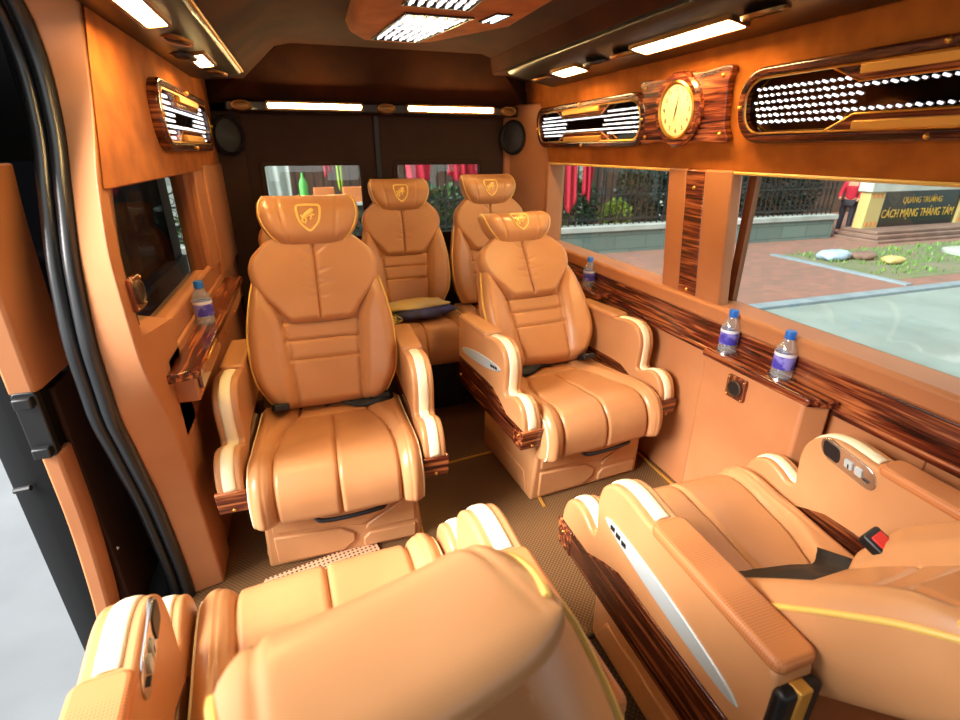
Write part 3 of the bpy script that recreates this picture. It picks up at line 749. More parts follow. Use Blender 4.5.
# black rubber seals following the pillar
sealp = [Vector((-.545, yl(z), z)) for z in [1.95 * i / 52 - .05 for i in range(53)]]
for k_, (dx, dy, r_) in enumerate(((-.016, -.002, .019), (-.056, .014, .019))):
    mb = MB(); mb.tube([(p.x + dx, p.y + dy, p.z) for p in sealp], r_, 10)
    struct(mb.build('trim_%d' % (20 + k_), 'rubber'))
mb = MB(); mb.hexa([(-.65, 1.66, 0), (-.55, 1.64, 0), (-.55, 1.86, 0), (-.65, 1.86, 0)], [(-.65, 1.70, 1.85), (-.55, 1.68, 1.85), (-.55, 1.8, 1.85), (-.65, 1.8, 1.85)])
mb.build('pillar_body', 'black_paint', wl)
# suede band, sill, shelf
mb = MB(); mb.hexa([(-.475, 1.62, 1.362), (-.449, 1.45, 1.362), (-.449, YB, 1.362), (-.475, YB, 1.362)], [(-.475, 1.80, 1.83), (-.444, 1.67, 1.83), (-.444, YB, 1.83), (-.475, YB, 1.83)])
mb.build('suede_band', 'suede', wl, bevel=.004)
mb = MB(); mb.box(-.62, -.535, 1.72, YB, 1.36, 1.83); mb.build('body_side', 'black_paint', wl)
sbox('window_sill', 'leather_wall', -.525, -.462, 1.56, YB, .86, .955, .015, wl)
sbox('lower_panel', 'leather_wall', -.62, -.452, 1.60, YB, .60, .87, .006, wl)
sbox('window_post', 'leather_wall', -.53, -.45, 2.60, 2.80, .93, 1.38, .008, wl)
sbox('window_post', 'leather_shell', -.53, -.475, 2.50, 2.60, .93, 1.38, .006, wl)
sbox('corner_pad', 'leather_wall', -.58, -.44, 2.80, YB, .86, 1.38, .008, wl)
window(3, -.505, 1.56, 2.60, .93, 1.37, 'black', 'glass', w=.03)
t = thing('walnut_shelf', 'walnut shelf with gold screws under the left window holding one bottle', 'shelf', (-.40, 2.1, .80))
mb = MB(); mb.hexa([(-.055, -.55, .01), (.03, -.52, .01), (.03, .75, .01), (-.055, .75, .01)], [(-.055, -.55, .04), (.033, -.52, .04), (.033, .75, .04), (-.055, .75, .04)])
sh_ = mb.build('shelf_top', 'walnut_y', t, bevel=.005)
mb = MB(); mb.box(-.055, .010, -.50, .75, -.075, .011); mb.build('shelf_body', 'leather_wall', t, bevel=.006)
mb = MB(); mb.box(.012, .022, -.48, -.10, -.045, .008); mb.build('walnut_fascia', 'walnut_y', t, bevel=.003)
mb = MB()
for y in (-.46, -.2, .1, .4): mb.sphere((.011, y, -.05), .008)
islands(mb, 'gold_screw', 'gold', t)
mb = MB(); mb.tube([(.033, -.42, .03), (.038, -.40, .034), (.038, -.24, .034), (.033, -.22, .03)], .005, 8); mb.build('gold_handle', 'gold', t)
# sockets
def socket(label, loc, rz_):
    t = thing('power_socket', label, 'socket', loc, rz_)
    F = lambda a, b, c: (c, a, b)
    mb = MB(); mb.prism(rrect(.085, .085, .008), F, -.004, .010); mb.build('socket_plate', 'walnut_z', t, bevel=.003)
    mtx = Matrix.Rotation(R(90), 4, 'Y')
    mb = MB(); mb.lathe([(.032, .008), (.032, .016), (.026, .018), (.022, .010)], mtx, 24); mb.build('socket_ring', 'vent_dark', t)
    mb = MB(); mb.lathe([(.027, .008), (.025, .014), (0, .0145)], mtx, 20); mb.build('socket_core', 'black', t)
    mb = MB()
    for a in (-1, 1):
        for b in (-1, 1): mb.sphere((.010, a * .034, b * .034), .0035, 8)
    islands(mb, 'socket_screw', 'gold', t)
socket('walnut power socket on the leather box below the two bottles', (1.398, 1.255, .655), PI)
socket('walnut power socket on the left pillar beside the dark window', (-.450, 1.475, 1.11), 0)

# unseen cab end: side walls, header, dash, added to hold back front sky light
for nm, x0, x1 in (('wall_skyblock_right', 1.5, 1.62), ('wall_skyblock_left', -.62, -.5)):
    y1 = -.1 if x0 > 0 else .15
    o = sbox(nm, 'brown_panel', x0, x1, -1.9, y1, 0, .95)
    sbox('skyblock_upper', 'brown_panel', x0, x1, -1.9, y1, 1.45, 1.95, 0, o); sbox('skyblock_post', 'brown_panel', x0, x1, y1 - .35, y1, .9, 1.5, 0, o); sbox('skyblock_post', 'brown_panel', x0, x1, -1.9, -1.8, .9, 1.5, 0, o)
o = sbox('wall_skyblock_front', 'black', -.62, 1.62, -2.0, -1.9, 0, 1.0); sbox('skyblock_header', 'brown_panel', -.62, 1.62, -2.0, -1.9, 1.7, 1.95, 0, o)
sbox('floor_cab', 'floor_dark', -.62, 1.56, -1.9, -.7, -.08, 0)
sbox('floor_step', 'black', -.74, -.56, -.4, 2.2, -.45, -.005)
# right bottle console box
t = thing('bottle_console', 'leather box with walnut top holding two bottles, on the right wall', 'console', (1.45, 1.2, 0.001))
mb = MB(); mb.hexa([(-.05, -.20, .0), (.02, -.24, .0), (.02, .235, .0), (-.05, .235, .0)], [(-.05, -.20, .715), (.02, -.24, .715), (.02, .235, .715), (-.05, .235, .715)]); mb.build('console_body', 'leather_wall', t, bevel=.008)
mb = MB(); mb.hexa([(-.058, -.215, .712), (.022, -.26, .712), (.022, .245, .712), (-.058, .245, .712)], [(-.055, -.213, .740), (.022, -.26, .740), (.022, .245, .740), (-.055, .245, .740)]); tp_ = mb.build('console_top', 'walnut_y', t, bevel=.006)
for y in (.19, -.055):
    mb = MB(); mb.lathe([(.036, .738), (.044, .738), (.044, .744), (.036, .744)], Matrix.Translation((.005, y, 0)), 24); mb.build('cup_ring', 'chrome', tp_)

def bottle(label, loc, h=.19, zs=.86):
    t = thing('water_bottle', label, 'bottle', loc, random.uniform(0, 6), None)
    k = h / .19; SC = Matrix.Diagonal((1.06, 1.06, zs, 1))
    mb = MB(); mb.lathe([(0, .002), (.026, 0), (.031, .006), (.031, .05), (.0295, .054), (.031, .06), (.031, .105), (.028, .125), (.016, .150), (.0125, .158), (.0125, .166), (0, .167)], SC, 28); b = mb.build('bottle_body', 'plastic_clear', t)
    mb = MB(); mb.lathe([(.0315, .040), (.0318, .042), (.0318, .100), (.0315, .102)], SC, 28); l = mb.build('bottle_label', 'label', t)
    mb = MB(); mb.lathe([(.0320, .092), (.0322, .093), (.0322, .104), (.0320, .105)], SC, 28); mb.build('label_band', 'label_white', l)
    mb = MB(); mb.lathe([(.0125, .160), (.0155, .160), (.0155, .186), (.014, .19), (0, .19)], SC, 20); mb.build('bottle_cap', 'cap', t)
G = 'small water bottles with blue caps'
bl = [('water bottle on the right console, the one further from the camera', (1.455, 1.39, .741)), ('water bottle on the right console nearest the camera', (1.455, 1.145, .741)),
      ('water bottle beside the right forward seat under the far right window', (1.45, 2.43, .742)), ('water bottle on the walnut shelf under the left window', (-.418, 2.05, .841))]
for lab, lc in bl: bottle(lab, lc)
for o in S.objects:
    if o.name.startswith('water_bottle'): o['group'] = G
# little ledge that carries the far right bottle
mb = MB(); mb.box(1.40, 1.49, 2.25, 2.6, .715, .740); tag(mb.build('walnut_ledge', 'walnut_y', bevel=.006), 'small walnut ledge on the right wall under the far window, carrying one bottle', 'shelf')

# ------------------------------------------------------------------ LED light boxes
def light_box(label, loc, rz_, ln=1.13, h=.225, tilt=0, tail=0):
    """face in local (y,z) plane looking along -x"""
    t = thing('light_box', label, 'light panel', loc, rz_)
    t.rotation_euler = (0, tilt, rz_)
    F = lambda a, b, c: (-c, a, b)
    hl, hh = ln / 2, h / 2
    o8 = [(a, b) for a, b in rrect(ln, h, .095, 7)]
    q = .030
    i8 = [(a, b) for a, b in rrect(ln - 2 * q, h - 2 * q, .068, 7)]
    mb = MB(); mb.ring(o8, i8, F, 0, .036); fr = mb.build('walnut_frame', 'walnut_dark', t, bevel=.008, seg=3)
    mb = MB(); mb.prism(i8, F, 0, .010); mi = mb.build('mirror_back', 'mirror', t)
    # gold outline
    mb = MB(); mb.tube([F(a * .995, b * .985, .034) for a, b in i8], .0035, 6, True); mb.build('gold_rim', 'gold', t)
    # walnut infill around the narrow waist, with gold bars
    c0 = .20; c1 = .26
    for sg in (1, -1):
        mb = MB(); mb.prism([(-c1 - .02, sg * (hh - .028)), (-c0, sg * .040), (c0, sg * .040), (c1 + .02, sg * (hh - .028))], F, .005, .030)
        w = mb.build('walnut_infill', 'walnut_v', t, bevel=.004)
        mb = MB(); mb.tube([F(a, b, .031) for a, b in ((-c1 - .018, sg * (hh - .034)), (-c0, sg * .040), (c0, sg * .040), (c1 + .018, sg * (hh - .034)))], .003, 6); mb.build('gold_edge', 'gold', w)
        mb = MB(); mb.box(-.043, -.028, -c0 + .005, c0 - .005, min(sg * .056, sg * .080), max(sg * .056, sg * .080)); mb.build('gold_bar', 'gold_bar', w, bevel=.003)
    mb = MB()
    for a, b in ((0, hh - .012), (0, -hh + .012), (hl - .014, 0), (-hl + .014, 0)): mb.sphere(F(a, b, .038), .008)
    islands(mb, 'gold_screw', 'gold', t)
    # rows of beads
    for r_ in range(8):
        z = (-3.5 + r_) * .0195
        mb = MB(); y = -hl + .055 + .008 * (r_ % 3); last = None
        while y < hl - .055:
            lim = hh - .045 if abs(y) > c1 else (.030 if abs(y) < c0 else .030 + (abs(y) - c0) / (c1 - c0) * (hh - .075))
            if abs(z) < lim and abs(z) < hh - .04 and abs(y) + abs(z) * .4 < hl - .05:
                zz = z
                if not (abs(y) < c0 and abs(z) < .01):
                    hw_ = random.uniform(.004, .009)
                    if last is not None and y - last > .05: mb.build('led_strip', 'led', t); mb = MB()
                    last = y
                    mb.box(-.016, -.010, -hw_, hw_, -.0026, .0026, Matrix.Translation((0, y + .007, zz)) @ Matrix.Rotation(R(22), 4, 'X'))
            y += .0235
        if mb.bm.faces: mb.build('led_strip', 'led', t)
        else: mb.bm.free()
    return t
lean = math.atan(.06 / .455)
rx = lambda z: 1.5 - (z - 1.375) * .06 / .455
light_box('mirrored light box in walnut frame on the right wall beyond the clock', (rx(1.578), 2.63, 1.578), 0, tilt=-lean)
light_box('mirrored light box in walnut frame on the near right wall, cut by the photo edge', (rx(1.585), .92, 1.585), 0, ln=1.23, tilt=-lean)
light_box('mirrored light box in walnut frame on the left wall', (-.45, 2.57, 1.56), PI, ln=1.04, h=.23)

# clock plaque
t = thing('wall_clock', 'round cream clock on a scalloped walnut plaque between the right light boxes', 'clock', (rx(1.60), 1.84, 1.60)); t.rotation_euler = (0, -lean, 0)
F = lambda a, b, c: (-c, a, b)
pts = spline([(-.255, .122, 0), (-.12, .118, 0), (0, .128, 0), (.12, .118, 0), (.255, .122, 0), (.245, .06, 0), (.243, -.06, 0), (.255, -.122, 0), (.12, -.118, 0), (0, -.128, 0), (-.12, -.118, 0), (-.255, -.122, 0), (-.243, -.06, 0), (-.245, .06, 0)], 5, True)
mb = MB(); mb.prism([(p.x, p.y) for p in pts], F, 0, .030); mb.build('plaque', 'walnut_v', t, bevel=.007, seg=3)
mt = Matrix.Rotation(R(-90), 4, 'Y')
mb = MB(); mb.lathe([(.135, .026), (.135, .042), (.125, .052), (.105, .050), (.10, .040)], mt, 40); mb.build('boss', 'walnut_y', t)
mb = MB(); mb.lathe([(.096, .036), (.105, .040), (.106, .052), (.100, .056), (.093, .050)], mt, 40); mb.build('bezel', 'gold', t)
mb = MB(); mb.lathe([(.096, .038), (.096, .046), (0, .0465)], mt, 40); cf = mb.build('clock_face', 'clock_face', t)
mb = MB()
for k in range(12):
    a = 2 * PI * k / 12
    mm = Matrix.Translation(F(-math.sin(a) * .074, math.cos(a) * .074, .047)) @ Matrix(((0, 0, -1, 0), (-1, 0, 0, 0), (0, 1, 0, 0), (0, 0, 0, 1)))
    text_mesh(mb, str(k or 12), .024, mm, .0006)
mb.build('numerals', 'ink', cf)
for nm, a, ln, w in (('hour_hand', R(200), .042, .004), ('minute_hand', R(20), .064, .003)):
    mb = MB(); d = (-math.sin(a), math.cos(a)); n = (-d[1], d[0])
    mb.prism([(-d[0] * .012 + n[0] * w, -d[1] * .012 + n[1] * w), (d[0] * ln, d[1] * ln), (-d[0] * .012 - n[0] * w, -d[1] * .012 - n[1] * w)], F, .049, .051); mb.build(nm, 'ink', cf)
mb = MB()
for a in (-.225, .225):
    for b in (-.095, .095): mb.sphere(F(a, b, .031), .008)
islands(mb, 'gold_screw', 'gold', t)

# ------------------------------------------------------------------ ceiling unit
t = thing('ceiling_unit', 'suede air unit with mirrored LED grilles hanging from the middle of the ceiling', 'air unit', (.55, 1.9, 1.95))
F = lambda a, b, c: (a, b, -c)
oc = [(-.22, -.8), (.22, -.8), (.34, -.62), (.34, .30), (.10, .72), (-.02, .78), (-.22, .76), (-.29, .62), (-.31, -.62)]
oc = [(a - .02, b) for a, b in oc]
mb = MB(); mb.hexa([(a, b, .005) for a, b in oc], [(a * .93, b * .96, -.05) for a, b in oc]); mb.build('unit_body', 'suede', t, bevel=.012, seg=3)
for (cx, cy, w, d, sk) in ((-.05, .43, .22, .50, .12), (-.05, -.12, .24, .40, .0), (.19, .16, .07, .14, .02), (-.05, -.56, .24, .34, 0)):
    pl = [(cx - w / 2 - sk * .3, cy + d / 2), (cx - w / 2 + .02, cy - d / 2), (cx + w / 2 + sk * .5, cy - d / 2), (cx + w / 2 - sk * .4, cy + d / 2)]
    inn = [(cx + (a - cx) * .93, cy + (b - cy) * .95) for a, b in pl]
    mb = MB(); mb.ring(pl, inn, F, .045, .056); g = mb.build('grille_frame', 'rail', t, bevel=.002)
    mb = MB(); mb.prism(inn, F, .045, .051); mb.build('mirror_back', 'mirror', g)
    n = max(2, int(w / .033))
    for k_ in range(n):
        f = (k_ + .5) / n; mb = MB()
        a0 = Vector((*inn[0], 0)).lerp(Vector((*inn[3], 0)), f); a1 = Vector((*inn[1], 0)).lerp(Vector((*inn[2], 0)), f)
        for q in range(14):
            p = a0.lerp(a1, (q + .5) / 14); w_ = .0065 if q % 2 else .0035; hl_ = d * .95 / 28 + .0005
            mb.box(p.x - w_, p.x + w_, p.y - hl_, p.y + hl_, -.056, -.051)
        mb.build('led_strip', 'led', g)
mb = MB(); mb.box(-.15, .06, .40, .41, -.060, -.054); mb.build('led_bar', 'led', t)

# ------------------------------------------------------------------ things lying on the seats / floor
t = thing('folded_jacket', 'folded dark blue jacket with cream lining on the middle rear seat', 'jacket', (.54, 2.78, .580), R(8))
def lump(mb, rx_, ry_, rz2, seed, n=28):
    random.seed(seed); ph = [random.uniform(0, 6) for _ in range(6)]
    def f(a, b):
        th = a * 2 * PI; fi = (b - .5) * PI
        k_ = 1 + .10 * math.sin(3 * th + ph[0]) * math.cos(fi) + .07 * math.sin(5 * th + ph[1] + 3 * fi)
        ex = lambda v, p: math.copysign(abs(v) ** p, v)
        return Vector((rx_ * k_ * ex(math.cos(th), .7) * math.cos(fi) ** .6, ry_ * k_ * ex(math.sin(th), .7) * math.cos(fi) ** .6, rz2 * (math.sin(fi) + .10 * math.sin(7 * th + ph[2]) * math.cos(fi))))
    mb.grid(f, n, n // 2); return mb
mb = lump(MB(), .21, .10, .032, 3); jb = mb.build('jacket_body', 'blue_cloth', t, weld=True, angle=80); jb.location = (0, 0, .0)
mb = lump(MB(), .20, .09, .018, 5); o = mb.build('jacket_lining', 'cream_cloth', t, weld=True, angle=80); o.location = (-.01, .03, .036)
mb = lump(MB(), .09, .06, .03, 9); o = tag(mb.build('printed_pouch', 'snake', weld=True, angle=80), 'small snake-print pouch at the left end of the folded jacket', 'pouch'); o.location = (.325, 2.66, .585)
mb = MB(); mb.prism(rrect(.42, .11, .012), lambda a, b, c: (a, b, c), 0, .012)
o = tag(mb.build('floor_grille', perforated('grille_holes', (226, 176, 136), (60, 38, 24), 62), bevel=.003), 'perforated tan vent strip on the floor in front of the left forward seat', 'floor vent'); o.location = (-.10, 1.535, .0); o.rotation_euler = (0, 0, R(12))

# ------------------------------------------------------------------ opened sliding door (outside the body, slid back)
t = thing('sliding_door', 'open sliding door with tan trim and black edge, at the far left', 'door', (-.72, 1.45, 0))
zs = [(-.10, -.10), (.2, -.03), (.55, 0), (.9, 0), (1.2, .01), (1.5, .05), (1.85, .12)]
xo = curve([(z, d) for z, d in zs])
def doorx(z): return xo(z)
mb = MB(); rows = []
for i in range(25):
    z = -.12 + 1.97 * i / 24
    d = doorx(z); b = -.155
    if .93 < z < 1.5: pass
    rows.append([mb.bm.verts.new(v) for v in ((b, .05, z), (b * .5, .0, z), (d * .5 - .008, .0, z), (d * .5, .02, z), (d * .5, .16, z), (b, .16, z))])
for a, b in zip(rows, rows[1:]):
    for i in range(6): mb.bm.faces.new((a[i], a[(i + 1) % 6], b[(i + 1) % 6], b[i]))
mb.bm.faces.new(rows[0]); mb.bm.faces.new(rows[-1][::-1])
mb.build('door_edge', 'black_paint', t)
mb = MB(); mb.box(-.13, -.02, .15, 2.03, -.12, .86); mb.box(-.13, -.04, 1.84, 2.03, .86, 1.85); mb.box(-.13, -.04, .15, 2.03, 1.42, 1.85); mb.box(-.14, -.05, .15, .24, .8, 1.5)
mb.build('door_shell', 'black_paint', t)
mb = MB(); mb.box(-.09, -.085, .22, 1.86, .85, 1.44); mb.build('glass_pane', 'glass_dark', t, smooth=False)
# tan trim strip on the door's front edge
def strip(z0, z1, w, ln_):
    mb = MB(); rws = []
    for i in range(17):
        z = z0 + (z1 - z0) * i / 16; d = doorx(z) * .5
        rws.append([mb.bm.verts.new(v) for v in ((d - w, -.014, z), (d + .004, -.014, z), (d + .014, .01, z), (d + .014, ln_, z), (d - .004, ln_, z), (d - w, .01, z))])
    for a, b in zip(rws, rws[1:]):
        for i in range(6): mb.bm.faces.new((a[i], a[(i + 1) % 6], b[(i + 1) % 6], b[i]))
    mb.bm.faces.new(rws[0]); mb.bm.faces.new(rws[-1][::-1]); return mb
strip(.88, 1.42, .05, .20).build('door_trim', 'leather_wall', t, bevel=.006)
strip(-.05, .70, .035, .05).build('door_trim', 'leather_wall', t, bevel=.006)
mb = MB(); mb.box(-.03, .012, .06, 1.2, -.05, .86); mb.build('door_liner', 'brown_panel', t, bevel=.006)
mb = MB(); mb.prism(rrect(.06, .19, .012), lambda a, b, c: (-.02 + a * .9, -.012 - c, .79 + b), -.02, .004); lo = mb.build('latch_plate', 'black', t, bevel=.003)
mb = MB(); mb.box(-.04, .0, -.035, -.01, .845, .875); mb.box(-.04, .0, -.035, -.01, .70, .73); islands(mb, 'latch_bar', 'black', lo, bevel=.004)
mb = MB(); mb.box(.02, .06, .18, .30, .70, .75); mb.box(.02, .04, .16, .32, .68, .72); mb.build('pull_handle', 'rubber', t, bevel=.008)
mb = MB(); mb.tube([(-.125, -.002, .60), (-.085, -.006, .605)], .008, 8); mb.build('edge_catch', 'black', t)
mb = MB(); mb.sphere((.012, .09, .28), .007); mb.sphere((.0, .05, 1.10), .008); islands(mb, 'trim_screw', 'chrome', t)

# ------------------------------------------------------------------ outside
GZ = -.70
def ground(name, mat, x0, x1, y0, y1, z0, z1, bevel=0):
    mb = MB(); mb.box(x0, x1, y0, y1, z0, z1); return struct(mb.build(name, mat, bevel=bevel))
ground('floor_road', 'road', -.65, 40, -12, 5.35, GZ - .1, GZ)
ground('floor_yard', 'yard', -14, -.65, -12, 5.35, GZ - .1, GZ + .002)
ground('floor_pavement', 'pavers', -14, 40, 5.5, 14.0, GZ - .1, GZ + .03)
ground('trim_30', 'kerb', -14, 40, 5.33, 5.52, GZ - .1, GZ + .05, .01)
o = ground('floor_bed', 'soil', 9.6, 40, 5.95, 8.3, GZ - .05, GZ + .05, .02)
ground('trim_31', 'kerb', 9.45, 9.62, 5.6, 8.4, GZ - .1, GZ + .06, .01)
mb = MB(); random.seed(11); mb.raw = True
for i in range(1700):
    p = Vector((random.uniform(9.7, 22), random.uniform(6.0, 8.25), GZ + .04))
    if math.sin(p.x * 1.3) + math.sin(p.y * 2.9 + p.x) < -.1 and p.y < 7.4: continue
    mb.card(p, Vector((random.uniform(-.5, .5), random.uniform(-.5, .5), 1)), Vector((random.uniform(-1, 1), random.uniform(-1, 1), 0)), .016, random.uniform(.05, .13))
tag(mb.build('grass', 'grass', smooth=False), 'patchy grass growing in the planting bed before the sign', 'grass', kind='stuff')
mb = MB(); mb.box(-14, 12.9, 9.75, 10.05, GZ, -.20); wst = mb.build('wall_garden', 'stone', bevel=.01); struct(wst)
mb = MB(); mb.box(-14, 12.95, 9.70, 10.10, -.20, -.08); mb.build('wall_coping', 'concrete', wst, bevel=.015)
# iron fence panels, each panel a thing
def fence_panel(label, x0, x1, z0=-.08, z1=1.75):
    t = thing('iron_fence', label, 'fence', (x0, 9.9, z0), 0, 'iron fence panels along the garden wall')
    L_ = x1 - x0; H_ = z1 - z0
    mb = MB()
    for z in (.10, .62, H_ - .35): mb.box(0, L_, -.02, .02, z, z + .035)
    mb.build('rail', 'iron', t)
    mb = MB(); n = int(L_ / .15)
    for k_ in range(n + 1):
        x = L_ * k_ / n; mb.box(x - .011, x + .011, -.011, .011, 0, H_)
    mb.build('picket', 'iron', t)
    mb = MB()
    for k_ in range(n):
        x = L_ * (k_ + .5) / n
        for z in (.19, .54, .74): mb.tube([(x + .055 * math.cos(a * PI / 5), 0, z + .055 * math.sin(a * PI / 5)) for a in range(10)], .009, 4, True)
    mb.build('ring_ornament', 'iron', t)
    return t
places = ['behind the left window', 'seen through the left rear door window', 'seen through the right rear door window', 'left part of the far right window', 'right part of the far right window', 'mostly hidden by the walnut pillar', 'ending beside the person in red']
xs_ = [-3.2, -.8, 1.3, 3.4, 6.1, 8.2, 10.3, 12.9]
for k_, (a, b) in enumerate(zip(xs_, xs_[1:])): fence_panel('black iron fence panel on the garden wall, ' + places[k_], a + .03, b - .03)
for k_, a in enumerate((3.4, 8.2)):
    pass
# dark shrubs behind the fence, each its own crown
def shrub(label, c, r, n, mat, seed, lsz=.11, cat='shrub', name='shrub'):
    random.seed(seed); t = thing(name, label, cat, (c[0], c[1], GZ), 0, None)
    mb = MB(); mb.raw = True
    for i in range(n):
        while True:
            v = Vector((random.uniform(-1, 1), random.uniform(-1, 1), random.uniform(-1, 1)))
            if .35 < v.length < 1: break
        p = Vector((v.x * r[0], v.y * r[1], c[2] - GZ + v.z * r[2]))
        d = Vector((v.x + random.uniform(-.6, .6), v.y + random.uniform(-.6, .6), v.z + random.uniform(-.4, .6)))
        mb.card(p, d, Vector((random.uniform(-1, 1), random.uniform(-1, 1), random.uniform(-1, 1))), lsz * .4, lsz * random.uniform(.7, 1.4))
    mb.build('foliage', mat, t, smooth=False)
    mb = MB()
    for k_ in range(5):
        a = k_ * 1.256; mb.tube(spline([(0, 0, 0), (.1 * math.cos(a), .1 * math.sin(a), (c[2] - GZ) * .6), (r[0] * .5 * math.cos(a), r[1] * .5 * math.sin(a), c[2] - GZ)], 3), .02, 5)
    mb.build('stem', 'building', t)
    return t
shrub('dark clipped shrub behind the fence at the right end of the far window', (7.9, 10.8, .55), (.85, .5, 1.1), 2600, 'leaf', 1)
shrub('dark shrub behind the fence in the near right window', (10.0, 10.8, .55), (.95, .5, 1.1), 2800, 'leaf', 2)
shrub('dark shrub behind the fence next to the person', (12.2, 10.8, .6), (1.0, .5, 1.1), 2800, 'leaf', 3)
shrub('green shrub behind the fence in the middle of the far right window', (5.7, 10.8, .2), (.75, .45, .8), 1600, 'leaf2', 4)
shrub('low yellow-green shrub at the fence foot in the far right window', (6.75, 10.40, .05), (.36, .10, .28), 500, 'leaf3', 5, .13)
shrub('leafy plant below the red cloths in the right rear door window', (2.7, 10.6, .25), (.8, .35, .5), 1100, 'leaf2', 6)
shrub('leafy plant in the left rear door window', (.9, 10.6, .0), (.75, .35, .55), 900, 'leaf2', 8)
shrub('green shrub behind the iron scrolls in the left window', (-1.75, 10.6, -.05), (.7, .35, .45), 700, 'leaf2', 9)
mb = MB(); mb.box(-14, 40, 14, 14.4, GZ, 7); bd = struct(mb.build('wall_building', 'building'))
for k_, x in enumerate((6.35, 6.75, 9.5)):
    mb = MB(); mb.box(-.14, .14, -.14, .14, 0, 4.2); mb.box(-.2, .2, -.2, .2, 0, .25); mb.box(-.2, .2, -.2, .2, 4.0, 4.2)
    o = tag(mb.build('stone_column', 'concrete', bevel=.02), 'pale square column behind the fence, ' + ('left of the pair in the far right window', 'right of the pair in the far right window', 'behind the shrubs of the near window')[k_], 'column'); o.location = (x, 12.2, GZ)
# red cloths hanging on the fence
def cloth(label, x, z1, w, h, mat, seed, y=9.80):
    random.seed(seed); p1, p2 = random.uniform(0, 6), random.uniform(0, 6)
    mb = MB(); mb.grid(lambda a, b: Vector(((a - .5) * w * (1 - .25 * (1 - b) * math.sin(p1)), .035 * math.sin(a * 13 + p1 + b * 2), -h * (1 - b) * (1 + .12 * math.sin(a * 5 + p2)))), 24, 10)
    o = tag(mb.build('hanging_cloth', mat, angle=80), label, 'cloth', 'cloths hanging on the fence'); sm = o.modifiers.new('s', 'SOLIDIFY'); sm.thickness = .008
    o.location = (x, y, z1); return o
cloth('red cloth hanging at the left edge of the far right window', 4.85, 1.5, .30, 1.45, 'red_cloth', 1)
cloth('red cloth hanging second from the left in the far right window', 5.25, 1.5, .26, 1.15, 'red_cloth', 2)
cloth('red cloth hanging third from the left in the far right window', 5.62, 1.45, .26, .95, 'red_cloth', 3)
cloth('red cloth at the left of the right rear door window', 2.05, 1.5, .55, .65, 'red_cloth', 4)
cloth('red cloth in the middle of the right rear door window', 2.75, 1.5, .30, .55, 'red_cloth', 5, 9.72)
cloth('wide red cloth at the right of the right rear door window', 3.1, 1.5, .35, .75, 'red_cloth', 6)
cloth('small red cloth in the left rear door window', .42, 1.45, .16, .40, 'red_cloth', 7)
cloth('lime green cloth in the left rear door window', .62, 1.45, .12, .62, 'lime', 8)
cloth('pale grey sheet at the left of the left rear door window', -.42, 1.5, .42, 1.5, 'white_wall', 9)
for k_, (x, z) in enumerate(((.30, .62), (.78, .62))):
    mb = MB(); mb.ring(rrect(.34, .24, .02), rrect(.30, .20, .01), lambda a, b, c: (a, b, c), 0, .24); mb.prism(rrect(.30, .20, .01), lambda a, b, c: (a, b, c), 0, .02)
    o = tag(mb.build('orange_crate', 'orange_paint', bevel=.004), ('left', 'right')[k_] + ' orange crate on the white street counter in the left rear door window', 'crate', 'orange crates on the counter'); o.location = (x, 9.38, z)
t = thing('street_counter', 'white wheeled street counter seen low through the left rear door window', 'counter', (.5, 9.38, GZ + .03))
mb = MB(); mb.box(-.75, .75, -.2, .2, 1.24, 1.29); mb.build('counter_top', 'white_wall', t, bevel=.005)
for a in (-.7, .7):
    for b in (-.16, .16): mb = MB(); mb.box(a - .02, a + .02, b - .02, b + .02, 0, 1.24); mb.build('leg', 'iron', t)
mb = MB(); mb.lathe([(0, 0), (.07, 0), (.07, .30), (.05, .36), (.02, .42), (.02, .48), (0, .48)], None, 16); o = tag(mb.build('green_canister', 'green_paint'), 'green canister on the white street counter', 'canister'); o.location = (-.02, 9.38, .621)
# white gate wall and scroll ironwork seen through the left window
mb = MB(); mb.box(-6, -1.2, 11.2, 11.4, GZ, 2.0); struct(mb.build('wall_gate', 'white_wall'))
t = thing('iron_scroll_gate', 'black iron gate with scrolls seen through the left window', 'gate', (-1.9, 9.45, GZ + .03))
for x in (-.45, 0, .45): mb = MB(); mb.box(x - .02, x + .02, -.02, .02, 0, 2.6); mb.build('gate_bar', 'iron', t)
for z in (1.6, 1.1, .6, 2.1):
    for sx in (-1, 1):
        mb = MB(); mb.tube([(sx * (.22 - (.03 + .012 * q) * math.cos(q * .55)), 0, z + (.03 + .012 * q) * math.sin(q * .55)) for q in range(14)], .016, 6); mb.build('scroll', 'iron', t)
t = thing('round_street_sign', 'red and white street sign at the top of the left window', 'sign', (-1.85, 10.05, 1.12))
mb = MB(); mb.box(-.42, .42, -.02, .02, -.22, .35); mb.build('sign_panel', 'white_wall', t, bevel=.01)
mb = MB(); mb.box(-.42, .42, -.03, -.018, .22, .35); mb.ring([(a * 1.0, b) for a, b in rrect(.62, .34, .16, 8)], rrect(.48, .2, .09, 8), lambda a, b, c: (a, c, b), -.03, -.018); mb.build('sign_print', 'sign_red', t)
mb = MB(); mb.box(-.03, .03, -.01, .05, -1.85, .3); mb.build('sign_post', 'iron', t)

